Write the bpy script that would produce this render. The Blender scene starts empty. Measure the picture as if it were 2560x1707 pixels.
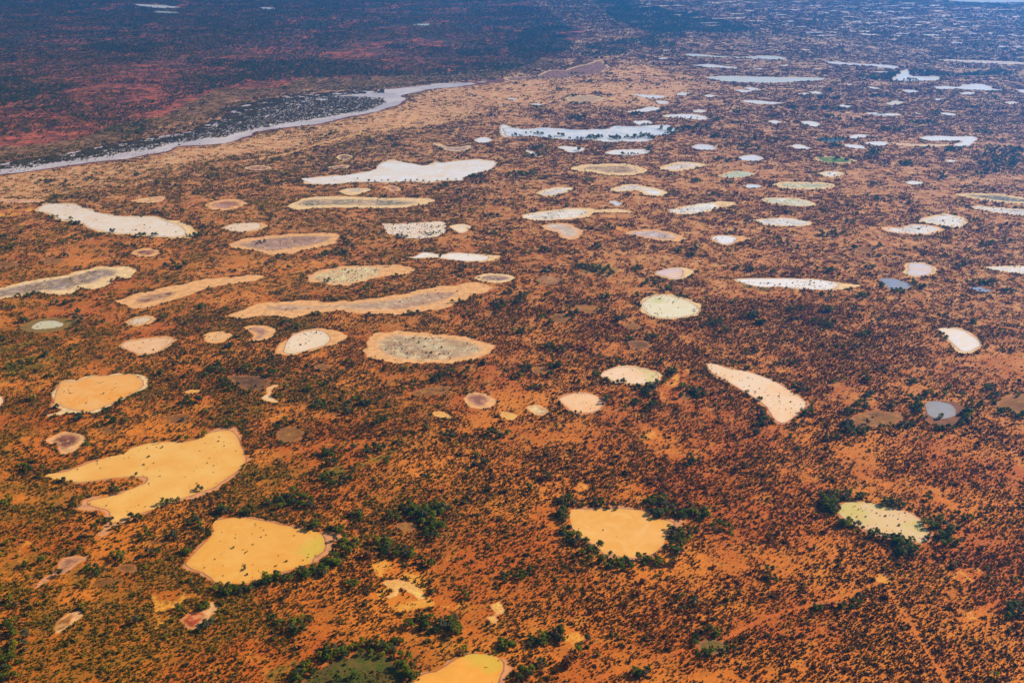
import bpy, math, random
import numpy as np
from mathutils import Vector
from mathutils.geometry import delaunay_2d_cdt

S = bpy.context.scene
RNG = np.random.default_rng(7)
random.seed(7)

# ------------------------------------------------------------------ camera
H = 350.0                     # flying height in metres
FPX = 2600.0                  # focal length in pixels of the 2560 px wide photograph
TILT = math.atan((853.5 + 260.0) / FPX)
cam = bpy.data.cameras.new('camera')
cam.sensor_width = 36.0
cam.lens = 36.0 * FPX / 2560.0
cam.clip_start = 1.0
cam.clip_end = 120000.0
camo = bpy.data.objects.new('camera', cam)
S.collection.objects.link(camo)
camo.location = (0, 0, H)
camo.rotation_euler = (math.pi / 2 - TILT, 0, 0)
S.camera = camo

# ------------------------------------------------------------------ light
SUN_EL = math.radians(29)
SUN_AZ = math.radians(62)     # clockwise from +Y (ahead) towards +X (right)
w = bpy.data.worlds.new('World')
S.world = w
w.use_nodes = True
nt = w.node_tree
bg = nt.nodes['Background']
sky = nt.nodes.new('ShaderNodeTexSky')
sky.sky_type = 'NISHITA'
sky.sun_disc = False
sky.sun_elevation = SUN_EL
sky.sun_rotation = SUN_AZ
nt.links.new(sky.outputs[0], bg.inputs[0])
bg.inputs[1].default_value = 0.050
sl = bpy.data.lights.new('sun', 'SUN')
sl.energy = 4.6
sl.angle = math.radians(0.5)
sl.color = (1.0, 0.93, 0.82)
so = bpy.data.objects.new('sun', sl)
S.collection.objects.link(so)
sd = Vector((math.sin(SUN_AZ) * math.cos(SUN_EL), math.cos(SUN_AZ) * math.cos(SUN_EL), math.sin(SUN_EL)))
so.rotation_euler = sd.to_track_quat('Z', 'Y').to_euler()
S.view_settings.view_transform = 'Standard'
S.view_settings.look = 'None'
S.view_settings.gamma = 1.0
S.view_settings.use_curve_mapping = False
S.view_settings.exposure = 0.84
S.cycles.volume_bounces = 1
S.cycles.max_bounces = 5
S.cycles.volume_max_steps = 64

# ------------------------------------------------------------------ helpers
K = 640.0 / 2350.0
TY = [0, 427, 854, 1280]
def T(c, r, pts):
    'tile drawing units -> pixels of the photograph'
    return [(c * 640 + x * K, TY[r] + y * K) for x, y in pts]
def O(pts):
    return [(x * 2560 / 2352.0, y * 2560 / 2352.0) for x, y in pts]
ct, st = math.cos(TILT), math.sin(TILT)
def ground(px, py):
    'photo pixel -> point on the ground in metres'
    px = np.asarray(px, float); py = np.asarray(py, float)
    u = (px - 1280.0) / FPX; v = -(py - 853.5) / FPX
    dy = ct + v * st; dz = -st + v * ct
    t = H / -dz
    return np.stack([u * t, dy * t], -1)
def pixel(P):
    P = np.asarray(P, float)
    x, y, z = P[..., 0], P[..., 1], -H
    f = y * ct - z * st; u = y * st + z * ct
    f = np.where(f < 1, 1, f)
    return np.stack([1280 + FPX * x / f, 853.5 - FPX * u / f], -1)
def smooth_poly(pts, n=6):
    P = np.array(pts, float); N = len(P); out = []
    for i in range(N):
        p0, p1, p2, p3 = P[i - 1], P[i], P[(i + 1) % N], P[(i + 2) % N]
        for k in range(n):
            t = k / n
            out.append(0.5 * ((2 * p1) + (-p0 + p2) * t + (2 * p0 - 5 * p1 + 4 * p2 - p3) * t * t + (-p0 + 3 * p1 - 3 * p2 + p3) * t ** 3))
    return np.array(out)
def _h(ix, iy, seed):
    n = (ix.astype(np.int64) * 374761393 + iy.astype(np.int64) * 668265263 + seed * 982451653) & 0x7fffffff
    n = ((n ^ (n >> 13)) * 1274126177) & 0x7fffffff
    return ((n ^ (n >> 16)) & 0xffff) / 65535.0
def noise(P, scale, seed=0, octaves=3):
    x = P[..., 0] / scale; y = P[..., 1] / scale
    v = 0; a = 1; tot = 0
    for o in range(octaves):
        ix = np.floor(x); iy = np.floor(y); fx = x - ix; fy = y - iy
        fx = fx * fx * (3 - 2 * fx); fy = fy * fy * (3 - 2 * fy)
        a00 = _h(ix, iy, seed + o); a10 = _h(ix + 1, iy, seed + o); a01 = _h(ix, iy + 1, seed + o); a11 = _h(ix + 1, iy + 1, seed + o)
        v = v + a * ((a00 * (1 - fx) + a10 * fx) * (1 - fy) + (a01 * (1 - fx) + a11 * fx) * fy)
        tot += a; a *= 0.5; x = x * 2.03 + 17.1; y = y * 2.03 + 5.7
    return v / tot
def pip(P, poly):
    'points in polygon, vectorised'
    x, y = P[:, 0], P[:, 1]
    res = np.zeros(len(P), bool)
    mn = poly.min(0); mx = poly.max(0)
    sel = np.where((x >= mn[0]) & (x <= mx[0]) & (y >= mn[1]) & (y <= mx[1]))[0]
    if len(sel) == 0: return res
    xs, ys = x[sel], y[sel]; ins = np.zeros(len(sel), bool)
    j = len(poly) - 1
    for i in range(len(poly)):
        xi, yi = poly[i]; xj, yj = poly[j]
        if yi != yj:
            c = ((yi > ys) != (yj > ys)) & (xs < (xj - xi) * (ys - yi) / (yj - yi) + xi)
            ins ^= c
        j = i
    res[sel] = ins
    return res
def dist_poly(P, poly):
    'distance to the outline'
    A = poly; B = np.roll(poly, -1, 0); D = B - A
    L = (D ** 2).sum(1) + 1e-9
    out = np.full(len(P), 1e9)
    for k in range(0, len(P), 4000):
        Q = P[k:k + 4000, None, :] - A[None]
        t = np.clip((Q * D[None]).sum(2) / L, 0, 1)
        dd = Q - t[..., None] * D[None]
        out[k:k + 4000] = np.sqrt((dd ** 2).sum(2)).min(1)
    return out
def mesh_from(name, V, F, mat=None, sm=True):
    me = bpy.data.meshes.new(name)
    me.from_pydata([tuple(map(float, v)) for v in V], [], [tuple(map(int, f)) for f in F])
    if mat is not None:
        for m in (mat if isinstance(mat, (list, tuple)) else [mat]): me.materials.append(m)
    if sm: me.polygons.foreach_set('use_smooth', [True] * len(me.polygons))
    me.update()
    return me
def attr(me, name, vals):
    a = me.attributes.new(name, 'FLOAT', 'POINT')
    a.data.foreach_set('value', np.asarray(vals, np.float32))
def link(o, parent=None):
    S.collection.objects.link(o)
    if parent is not None: o.parent = parent
    return o
def tag(o, label=None, cat=None, group=None, kind=None):
    if label: o['label'] = label
    if cat: o['category'] = cat
    if group: o['group'] = group
    if kind: o['kind'] = kind
    return o

# ------------------------------------------------------------------ node helpers
class NT:
    def __init__(s, tree): s.t = tree
    def n(s, typ, **kw):
        nd = s.t.nodes.new(typ)
        for k, v in kw.items(): setattr(nd, k, v)
        return nd
    def L(s, a, b): s.t.links.new(a, b)
    def put(s, sock, v):
        if hasattr(v, 'bl_idname') or hasattr(v, 'is_output'): s.L(v, sock)
        else: sock.default_value = v
    def attr(s, name, typ='GEOMETRY', out='Fac'):
        a = s.n('ShaderNodeAttribute', attribute_name=name, attribute_type=typ)
        return a.outputs[out]
    def noise(s, vec, scale, detail=3, rough=0.55):
        a = s.n('ShaderNodeTexNoise'); s.L(vec, a.inputs['Vector'])
        a.inputs['Scale'].default_value = scale; a.inputs['Detail'].default_value = detail; a.inputs['Roughness'].default_value = rough
        return a.outputs[0]
    def math(s, op, a, b=0.0, c=0.0):
        m = s.n('ShaderNodeMath', operation=op); s.put(m.inputs[0], a); s.put(m.inputs[1], b); s.put(m.inputs[2], c)
        return m.outputs[0]
    def ramp(s, v, lo, hi, a=0.0, b=1.0):
        m = s.n('ShaderNodeMapRange', interpolation_type='SMOOTHSTEP'); s.put(m.inputs[0], v)
        s.put(m.inputs[1], lo); s.put(m.inputs[2], hi); m.inputs[3].default_value = a; m.inputs[4].default_value = b
        return m.outputs[0]
    def mix(s, f, a, b):
        m = s.n('ShaderNodeMix', data_type='RGBA'); s.put(m.inputs[0], f)
        for sock, v in ((m.inputs[6], a), (m.inputs[7], b)):
            if isinstance(v, tuple): sock.default_value = (v[0], v[1], v[2], 1)
            else: s.L(v, sock)
        return m.outputs[2]
    def scalecol(s, c, f):
        m = s.n('ShaderNodeVectorMath', operation='SCALE'); s.L(c, m.inputs[0]); s.put(m.inputs[3], f)
        return m.outputs[0]
def new_mat(name):
    m = bpy.data.materials.new(name); m.use_nodes = True
    m.node_tree.nodes.clear()
    t = NT(m.node_tree)
    out = t.n('ShaderNodeOutputMaterial'); b = t.n('ShaderNodeBsdfPrincipled')
    t.L(b.outputs[0], out.inputs[0])
    b.inputs['Roughness'].default_value = 0.9
    b.inputs['Specular IOR Level'].default_value = 0.15
    return m, t, b

# soil colour, shared by the ground sheet and the margins of the pans
SOIL = bpy.data.node_groups.new('soil_colour', 'ShaderNodeTree')
SOIL.interface.new_socket('Color', in_out='OUTPUT', socket_type='NodeSocketColor')
t = NT(SOIL)
go = t.n('NodeGroupOutput')
geo = t.n('ShaderNodeNewGeometry'); P_ = geo.outputs['Position']
n1 = t.noise(P_, 1 / 90.0, 4); n2 = t.noise(P_, 1 / 14.0, 4, 0.6); n3 = t.noise(P_, 1 / 1.6, 3, 0.7); n4 = t.noise(P_, 1 / 30.0, 3)
col = t.mix(t.ramp(n1, 0.38, 0.62), (0.53, 0.104, 0.003), (0.72, 0.195, 0.010))
col = t.mix(t.math('MULTIPLY', t.ramp(n2, 0.52, 0.72), 0.55), col, (0.82, 0.30, 0.028))
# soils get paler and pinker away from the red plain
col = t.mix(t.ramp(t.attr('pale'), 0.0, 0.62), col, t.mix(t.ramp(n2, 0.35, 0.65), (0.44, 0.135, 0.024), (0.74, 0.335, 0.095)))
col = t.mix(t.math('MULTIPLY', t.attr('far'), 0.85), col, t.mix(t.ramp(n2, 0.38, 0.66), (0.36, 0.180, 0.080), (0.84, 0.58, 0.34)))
col = t.mix(t.math('MULTIPLY', t.attr('olive'), t.ramp(n2, 0.30, 0.62)), col, (0.30, 0.115, 0.003))
sandc = t.mix(t.ramp(n2, 0.35, 0.65), (0.66, 0.26, 0.080), (0.84, 0.48, 0.21))
col = t.mix(t.attr('sand'), col, sandc)
col = t.mix(t.math('MULTIPLY', t.attr('bare'), t.ramp(n2, 0.48, 0.58)), col, (0.78, 0.31, 0.032))
redc = t.mix(t.ramp(n4, 0.35, 0.65), (0.13, 0.030, 0.016), (0.62, 0.135, 0.050))
redc = t.mix(t.math('MULTIPLY', t.attr('far2'), t.ramp(n1, 0.66, 0.42)), redc, (0.030, 0.042, 0.020))
col = t.mix(t.attr('red'), col, redc)
brc = t.mix(t.ramp(n2, 0.35, 0.65), (0.16, 0.060, 0.020), (0.34, 0.17, 0.06))
col = t.mix(t.attr('scrub'), col, brc)
col = t.mix(t.attr('mud'), col, t.mix(t.ramp(n2, 0.35, 0.65), (0.20, 0.066, 0.010), (0.30, 0.110, 0.020)))
col = t.mix(t.math('MULTIPLY', t.attr('grass'), t.ramp(n2, 0.35, 0.6, 0.15, 0.75)), col, t.mix(t.ramp(n3, 0.35, 0.65), (0.070, 0.080, 0.004), (0.17, 0.165, 0.007)))
col = t.mix(t.math('MULTIPLY', t.attr('path'), 0.35), col, (0.66, 0.135, 0.018))
col = t.mix(t.attr('sandpath'), col, (0.85, 0.42, 0.12))
n5 = t.noise(P_, 1 / 0.55, 3, 0.75); n6 = t.noise(P_, 1 / 7.0, 4, 0.7)
lit = t.math('MULTIPLY', t.ramp(n5, 0.44, 0.60), t.ramp(n6, 0.38, 0.62, 0.10, 0.65))
col = t.mix(t.math('MULTIPLY', lit, t.math('SUBTRACT', 1.0, t.math('MULTIPLY', t.attr('bare'), 0.8))), col, (0.17, 0.062, 0.010))
col = t.scalecol(col, t.ramp(n3, 0.2, 0.8, 0.74, 1.18))
t.L(col, go.inputs[0])
def soil(t):
    g = t.n('ShaderNodeGroup'); g.node_tree = SOIL
    return g.outputs[0]

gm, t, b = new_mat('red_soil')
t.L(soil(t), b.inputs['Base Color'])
geo = t.n('ShaderNodeNewGeometry')
bp = t.n('ShaderNodeBump'); bp.inputs['Strength'].default_value = 0.5; bp.inputs['Distance'].default_value = 0.5
t.L(t.noise(geo.outputs['Position'], 1 / 2.0, 4, 0.65), bp.inputs['Height']); t.L(bp.outputs[0], b.inputs['Normal'])
MAT_GROUND = gm

_pc = {}
def pan_mat(kind, c1, c2, rim):
    key = (kind, c1, c2, rim)
    if key in _pc: return _pc[key]
    m, t, b = new_mat({'w': 'muddy_water', 'd': 'dry_clay', 'c': 'clear_water'}[kind])
    geo = t.n('ShaderNodeNewGeometry'); P = geo.outputs['Position']
    d = t.attr('d'); e = t.attr('e'); g = t.attr('g')
    nf = t.noise(P, 1 / 0.9, 3, 0.7); nm = t.noise(P, 1 / 6.0, 4, 0.6); nl = t.noise(P, 1 / 28.0, 3)
    if kind == 'd':
        floor = t.mix(t.ramp(nl, 0.35, 0.62), c1, c2)
        floor = t.scalecol(floor, t.ramp(nf, 0.35, 0.7, 0.48, 1.30))
        nw_ = t.noise(P, 1 / 11.0, 5, 0.7)
        dd = t.math('ADD', d, t.math('MULTIPLY', t.math('MULTIPLY', t.math('SUBTRACT', nm, 0.5), 14.0), t.attr('amp')))
        dd = t.math('ADD', dd, t.math('MULTIPLY', t.math('MULTIPLY', t.math('SUBTRACT', nf, 0.5), 9.0), t.attr('amp')))
        fm = t.ramp(t.math('DIVIDE', dd, t.attr('amp')), -3.5, 5.0)
        floor = t.mix(t.math('MULTIPLY', t.ramp(nw_, 0.48, 0.64), 0.5), floor, tuple(min(.9, x * 1.75) for x in c2))
        # streaky patches of dark crust
        floor = t.mix(t.math('MULTIPLY', t.ramp(nm, 0.5, 0.64), 0.45), floor, rim)
    else:
        floor = t.mix(t.ramp(nl, 0.35, 0.65), c1, c2)
        ns = t.n('ShaderNodeTexNoise'); t.L(P, ns.inputs['Vector']); ns.inputs['Scale'].default_value = 1 / 16.0; ns.inputs['Detail'].default_value = 6; ns.inputs['Distortion'].default_value = 2.2
        floor = t.mix(t.ramp(ns.outputs[0], 0.42, 0.66, 0.0, 0.55), floor, tuple(min(.92, x * f_) for x, f_ in zip(c1, (1.02, 1.17, 1.6))))  # paler swirls: silt, plus rippled sky reflection painted into the water colour
        # the shallows are darker and browner
        floor = t.mix(t.ramp(t.math('ADD', d, t.math('MULTIPLY', nm, 6.0)), 7.5, 2.0, 0.0, 0.30), floor, tuple(x * f_ for x, f_ in zip(c1, (0.72, 0.62, 0.6))))
        dd = t.math('ADD', d, t.math('MULTIPLY', t.math('SUBTRACT', nm, 0.5), 2.2))
        fm = t.ramp(dd, 0.0, 0.35)
    floor = t.mix(t.math('MULTIPLY', t.ramp(t.math('ADD', g, t.math('MULTIPLY', t.math('SUBTRACT', nm, 0.5), 0.9)), 0.3, 0.85), 0.42), floor, (0.50, 0.47, 0.03))
    rc = t.mix(t.ramp(nm, 0.35, 0.68), rim, tuple(x * 0.72 for x in rim))
    if kind != 'd':   # damp line the water leaves as it shrinks
        band = t.math('MULTIPLY', t.ramp(dd, -1.1, -0.3), t.math('SUBTRACT', 1.0, t.ramp(dd, 0.0, 0.35)))
        rc = t.mix(t.math('MULTIPLY', band, 0.7), rc, (0.24, 0.085, 0.045))
    col = t.mix(fm, rc, floor)
    # ragged outer margin fading into the soil
    ee = t.math('ADD', e, t.math('MULTIPLY', t.math('MULTIPLY', t.math('SUBTRACT', nm, 0.5), 8.0), t.attr('amp')))
    ee = t.math('ADD', ee, t.math('MULTIPLY', t.math('SUBTRACT', nf, 0.5), 2.0))
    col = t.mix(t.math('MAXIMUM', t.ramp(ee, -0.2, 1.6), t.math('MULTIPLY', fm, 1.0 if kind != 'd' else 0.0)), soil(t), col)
    t.L(col, b.inputs['Base Color'])
    if kind != 'd':
        t.L(t.ramp(fm, 0, 1, 0.9, 0.16 if kind == 'w' else 0.06), b.inputs['Roughness'])
        t.L(t.ramp(fm, 0, 1, 0.15, 0.5), b.inputs['Specular IOR Level'])
        b.inputs['IOR'].default_value = 1.33
    _pc[key] = m
    return m
# ------------------------------------------------------------------ colours of water, clay and margins (albedo)
YEL = (0.82, 0.365, 0.056); YEL2 = (0.80, 0.335, 0.040)
ORA = (0.86, 0.335, 0.040); ORA2 = (0.86, 0.39, 0.085)
PEA = (0.88, 0.46, 0.185); PEA2 = (0.90, 0.53, 0.25)
CRE = (0.90, 0.62, 0.37); CRE2 = (0.92, 0.68, 0.44)
WHI = (0.92, 0.77, 0.62); WHI2 = (0.90, 0.80, 0.70)
LIL = (0.54, 0.36, 0.26); LIL2 = (0.68, 0.50, 0.39)
MAR = (0.17, 0.045, 0.025); MAR2 = (0.32, 0.12, 0.070)
BRO = (0.23, 0.082, 0.010); BRO2 = (0.33, 0.130, 0.020)
GRY = (0.30, 0.175, 0.100); GRY2 = (0.52, 0.33, 0.19)
OLV = (0.20, 0.18, 0.11); OLV2 = (0.48, 0.43, 0.30)
GRN = (0.55, 0.53, 0.32); GRN2 = (0.74, 0.66, 0.48)
BLU = (0.28, 0.27, 0.28); BLU2 = (0.34, 0.31, 0.31)
R1 = (0.84, 0.41, 0.145); R2 = (0.72, 0.29, 0.11); R3 = (0.88, 0.56, 0.25); R4 = (0.36, 0.14, 0.045)

PANS = []
def P(c, r, kind, c1, c2, rim, label, short, outer, inner=None, rw=1.5, tuft=0.0, green=None, cat='pond', name='pond', trees=True):
    PANS.append(dict(px=T(c, r, outer), inpx=None if inner is None else T(c, r, inner), kind=kind, c=(c1, c2, rim), label=label, short=short,
                     rw=rw, tuft=tuft, green=None if green is None else [(T(c, r, [(a, b_)])[0], rr) for a, b_, rr in green], cat=cat, name=name))
def D(c, r, c1, c2, rim, label, short, outer, inner=None, rw=6, tuft=0.02, **k):
    P(c, r, 'd', c1, c2, rim, label, short, outer, inner, rw, tuft, cat='clay pan', name='clay_pan', **k)

# ---- nearest row
P(0, 3, 'w', YEL, YEL2, R2, 'large heart shaped yellow pond with a pink mud margin, near the lower left', 'heart shaped yellow pond',
  [(1700,450),(1800,345),(1895,250),(1940,180),(1935,90),(2020,50),(2200,40),(2400,62),(2600,105),(2750,130),(2920,170),(3060,190),(3150,220),(3080,300),(3000,400),(2880,470),(2700,530),(2550,570),(2350,650),(2150,680),(2000,672),(1920,620),(1800,570),(1700,500)],
  [(1720,450),(1800,360),(1900,260),(1955,180),(1955,95),(2030,65),(2200,50),(2400,75),(2600,120),(2750,145),(2910,175),(2960,220),(2990,290),(2970,360),(2890,410),(2850,470),(2700,520),(2550,560),(2350,640),(2150,660),(2000,648),(1930,598),(1880,560),(1780,525),(1715,480)],
  tuft=0.012, green=[(2900,340,14),(2960,260,8)])
P(1, 3, 'w', ORA, YEL2, R2, 'deep orange-yellow pond cut off by the bottom edge of the photo', 'orange bottom pond',
  [(1400,1570),(1490,1490),(1690,1425),(1840,1325),(2000,1280),(2190,1290),(2300,1340),(2350,1440),(2290,1540),(2240,1620),(2130,1760),(1480,1760)],
  [(1430,1575),(1500,1505),(1700,1440),(1850,1340),(2000,1300),(2180,1312),(2260,1370),(2270,1440),(2230,1530),(2200,1600),(2100,1740),(1500,1740)],
  tuft=0.010, green=[(2050,1330,10),(2160,1400,8)])
P(2, 3, 'w', (0.86,0.40,0.085), YEL, R2, 'round-bottomed yellow pond ringed by dark trees, below the middle of the photo', 'tree-ringed yellow pond',
  [(515,60),(520,-20),(560,-45),(700,-40),(900,-50),(1100,-40),(1260,-12),(1310,40),(1480,70),(1620,65),(1560,130),(1450,190),(1430,290),(1320,395),(1180,450),(1060,450),(930,420),(830,400),(765,325),(630,255),(545,160)],
  [(530,60),(535,-10),(565,-30),(700,-25),(900,-35),(1100,-25),(1250,0),(1300,50),(1480,95),(1430,160),(1400,280),(1300,375),(1180,415),(1060,420),(940,395),(850,385),(780,318),(645,240),(560,150)], tuft=0.001)
P(3, 3, 'w', (0.78,0.45,0.19), (0.74,0.50,0.19), R2, 'pale pond with green scum and many dark tussocks, lower right', 'scummy green-edged pond',
  [(625,0),(680,70),(850,165),(1000,225),(1180,258),(1290,275),(1400,300),(1500,240),(1530,180),(1460,110),(1400,50),(1300,-10),(1230,-35),(1100,-62),(950,-95),(800,-108),(700,-100),(640,-50)],
  [(645,0),(720,75),(880,155),(1020,210),(1180,235),(1300,255),(1400,282),(1470,240),(1480,180),(1430,130),(1390,60),(1300,5),(1230,-20),(1100,-50),(950,-85),(800,-95),(700,-88),(650,-40)],
  tuft=0.045, green=[(760,-20,14),(1380,120,9),(850,60,9),(1000,-60,7)])
P(0, 2, 'w', YEL, (0.86,0.45,0.10), R2, 'largest yellow pond, forked like a claw round a tongue of red land, left side', 'forked yellow pond',
  [(370,1258),(430,1205),(560,1190),(640,1168),(850,1085),(1050,1025),(1250,950),(1450,905),(1700,905),(1850,865),(1920,820),(2110,800),(2190,850),(2240,950),(2290,1050),(2270,1130),(2200,1200),(2100,1275),(1990,1345),(1890,1385),(1710,1445),(1490,1535),(1330,1580),(1160,1650),(1040,1700),(940,1800),(880,1800),(950,1700),(990,1620),(985,1565),(880,1540),(740,1500),(760,1460),(880,1425),(1045,1395),(1165,1345),(1320,1288),(1335,1258),(1290,1252),(1050,1268),(850,1293),(700,1310),(600,1295),(470,1290)],
  [(395,1255),(440,1215),(560,1200),(640,1180),(850,1100),(1050,1040),(1250,965),(1450,920),(1700,920),(1850,880),(1920,835),(2100,815),(2170,860),(2210,950),(2252,1050),(2245,1120),(2180,1185),(2080,1255),(1980,1325),(1880,1368),(1700,1430),(1480,1520),(1330,1560),(1150,1630),(1050,1670),(1010,1680),(1010,1620),(1000,1552),(880,1515),(790,1482),(880,1442),(1050,1412),(1175,1362),(1345,1292),(1360,1248),(1300,1236),(1050,1250),(850,1276),(700,1292),(600,1277),(480,1272)],
  tuft=0.008)
P(0, 2, 'w', ORA2, ORA, R3, 'smooth orange-yellow pond with a pale beach at its right end, left side', 'smooth orange pond',
  [(455,590),(480,530),(540,375),(640,352),(700,352),(850,305),(1000,302),(1190,288),(1310,310),(1370,370),(1320,430),(1190,510),(1060,580),(860,655),(700,650),(560,660),(380,715),(400,690),(540,630)],
  [(480,590),(500,540),(555,385),(640,365),(700,365),(850,318),(1000,315),(1190,300),(1280,330),(1313,380),(1285,430),(1170,495),(1050,555),(850,632),(700,628),(590,600),(530,570)], tuft=0.010)
P(0, 2, 'w', CRE, PEA, R2, 'sliver of a pale pond cut by the left edge of the photo', 'left edge pale pond', [(-70,505),(0,490),(48,530),(25,585),(-70,620)], rw=1.5)
D(0, 2, MAR, (0.24,0.08,0.045), R1, 'small heart shaped dark red clay pan with a bright orange rim, left side', 'small dark red heart pan',
  [(405,900),(560,835),(640,825),(760,845),(800,890),(740,965),(680,1010),(550,1035),(520,960),(430,925)], [(480,895),(600,850),(720,860),(720,910),(660,960),(570,985),(510,940)], tuft=0.0)
D(1, 2, BRO, BRO2, R4, 'small round bare brown mud hollow with trees on its far side, left of centre', 'round brown mud hollow',
  [(185,860),(225,795),(340,775),(445,820),(435,885),(330,925),(225,910)], rw=1.5, tuft=0.003)
D(1, 2, MAR2, (0.38,0.14,0.09), R1, 'small oval purple clay pan with a smooth peach rim, near the middle', 'small oval purple pan',
  [(1900,520),(1985,468),(2100,472),(2215,540),(2160,605),(2030,622),(1930,585)], [(1940,520),(1990,482),(2090,490),(2130,530),(2090,588),(2000,575)], tuft=0.0)
D(2, 2, (0.50,0.22,0.13), PEA, R1, 'tiny pink oval pan left of the round peach pond, near the middle', 'tiny pink oval pan',
  [(125,600),(220,575),(300,597),(350,640),(280,685),(180,660)], rw=2, tuft=0.001)
P(2, 2, 'w', PEA, PEA2, R2, 'round peach pond dotted with tussocks, just right of the middle', 'round peach pond',
  [(418,530),(490,482),(640,458),(770,485),(845,540),(835,625),(700,668),(550,655),(460,585)], [(432,530),(500,491),(640,468),(755,490),(822,540),(812,615),(700,650),(565,640),(475,580)], tuft=0.022)
P(2, 2, 'w', PEA2, CRE, R3, 'oval peach pond with a bright green right-hand edge, ringed by trees', 'green-edged oval pond',
  [(795,310),(870,250),(980,218),(1150,228),(1300,258),(1390,310),(1335,378),(1180,402),(1030,390),(890,362)], [(812,310),(880,261),(980,232),(1150,241),(1285,270),(1345,312),(1310,365),(1180,388),(1030,378),(905,352)], tuft=0.010,
  green=[(1290,310,9),(1240,275,6),(1270,350,6),(1180,250,5)])
P(2, 2, 'w', PEA2, CRE, R2, 'long leaf shaped peach pond running down to the right, right of the middle', 'long leaf shaped pond',
  [(1775,200),(1860,195),(2000,240),(2150,260),(2350,328),(2460,375),(2560,440),(2660,500),(2740,580),(2665,650),(2600,715),(2510,765),(2400,740),(2320,610),(2190,510),(2040,418),(1940,358),(1815,285)],
  [(1795,208),(1860,205),(2000,250),(2150,270),(2350,340),(2450,385),(2550,450),(2650,512),(2700,580),(2640,640),(2580,700),(2500,742),(2415,715),(2335,595),(2205,500),(2055,410),(1955,350),(1835,280)], tuft=0.014)
D(3, 2, BRO, BRO2, R4, 'bare brown mud hollow fenced by a ring of dark trees, right side', 'tree-ringed brown hollow',
  [(770,690),(850,655),(950,628),(1100,640),(1230,655),(1245,710),(1110,768),(950,790),(790,775)], rw=1.5, tuft=0.004)
P(3, 2, 'w', (0.33,0.28,0.235), (0.36,0.31,0.27), (0.26,0.10,0.045), 'small grey pond in a brown hollow among trees, right side', 'small grey pond',
  [(1420,610),(1500,540),(1700,548),(1805,600),(1790,690),(1710,785),(1600,775),(1445,725)], [(1448,570),(1520,545),(1650,565),(1715,610),(1722,670),(1650,702),(1540,702),(1465,660)], tuft=0.0)
D(3, 2, BRO, BRO2, R4, 'brown mud hollow cut by the right edge of the photo', 'right edge brown hollow', [(2105,590),(2150,515),(2250,480),(2470,480),(2470,660),(2250,650)], rw=1.5, tuft=0.003)
D(0, 3, (0.28,0.11,0.055), (0.40,0.17,0.075), R2, 'ragged pinkish mud streak running up to the right, lower left', 'ragged pink mud streak',
  [(300,680),(400,600),(500,530),(550,430),(640,400),(790,395),(820,415),(720,480),(620,560),(500,600),(350,700)], rw=2.5, tuft=0.004)
D(0, 3, (0.42,0.11,0.02), BRO2, R1, 'finger shaped brown hollow with an orange sandy tip, bottom left', 'brown finger hollow',
  [(500,1110),(510,1020),(590,945),(700,900),(765,915),(765,950),(700,1010),(600,1080),(530,1120)], [(520,1085),(520,1020),(600,955),(665,935),(665,985),(600,1060)], tuft=0.002)
D(0, 3, (0.46,0.085,0.012), (0.36,0.05,0.01), R1, 'curved patch of bright red mud with a pale strip, below the heart shaped pond', 'curved red mud patch',
  [(1650,1010),(1700,950),(1790,905),(1890,890),(1930,815),(1990,830),(2005,880),(1950,950),(1850,1030),(1760,1085)], [(1665,1010),(1720,945),(1800,905),(1865,915),(1875,960),(1830,1020),(1760,1065)], tuft=0.003)
D(0, 3, BRO, BRO2, R4, 'small brown hollow among scrub at lower left', 'small brown scrub hollow', [(1070,510),(1150,475),(1260,485),(1260,545),(1150,560)], rw=1.5, tuft=0.003)
D(1, 3, (0.070,0.088,0.003), (0.130,0.062,0.008), (0.14,0.07,0.015), 'dark green and brown marshy hollow at the bottom edge, among tall trees', 'green bottom marsh',
  [(430,1640),(470,1500),(700,1370),(850,1310),(960,1255),(1150,1290),(1320,1400),(1350,1500),(1270,1620),(900,1720)], rw=1.5, tuft=0.45)
D(1, 3, BRO, BRO2, R4, 'tiny brown hollow beside the tall dark tree clump, below centre', 'tiny brown hollow', [(1280,120),(1400,85),(1490,120),(1400,190)], rw=1.5, tuft=0.003)
D(1, 3, (0.84,0.40,0.075), YEL, R1, 'twin blob of bare yellow sand at bottom centre', 'yellow sand blobs', [(2140,850),(2250,820),(2285,920),(2215,950),(2225,1000),(2190,1030),(2110,970),(2190,930)], rw=1, tuft=0.0)
D(1, 3, (0.84,0.42,0.10), YEL, R1, 'torn patch of bare yellow sand, left of bottom centre', 'torn yellow sand patch', [(1160,650),(1260,615),(1420,640),(1500,690),(1570,780),(1500,805),(1430,770),(1340,700),(1310,760),(1240,790),(1180,780),(1260,720)], rw=1, tuft=0.01)
D(2, 3, (0.18,0.11,0.015), (0.22,0.10,0.02), R4, 'olive grassy hollow edged with dark trees, bottom right of centre', 'olive grassy hollow', [(1700,1200),(1830,1150),(1960,1190),(2010,1250),(1860,1310),(1720,1270)], rw=1.5, tuft=0.02)
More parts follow.
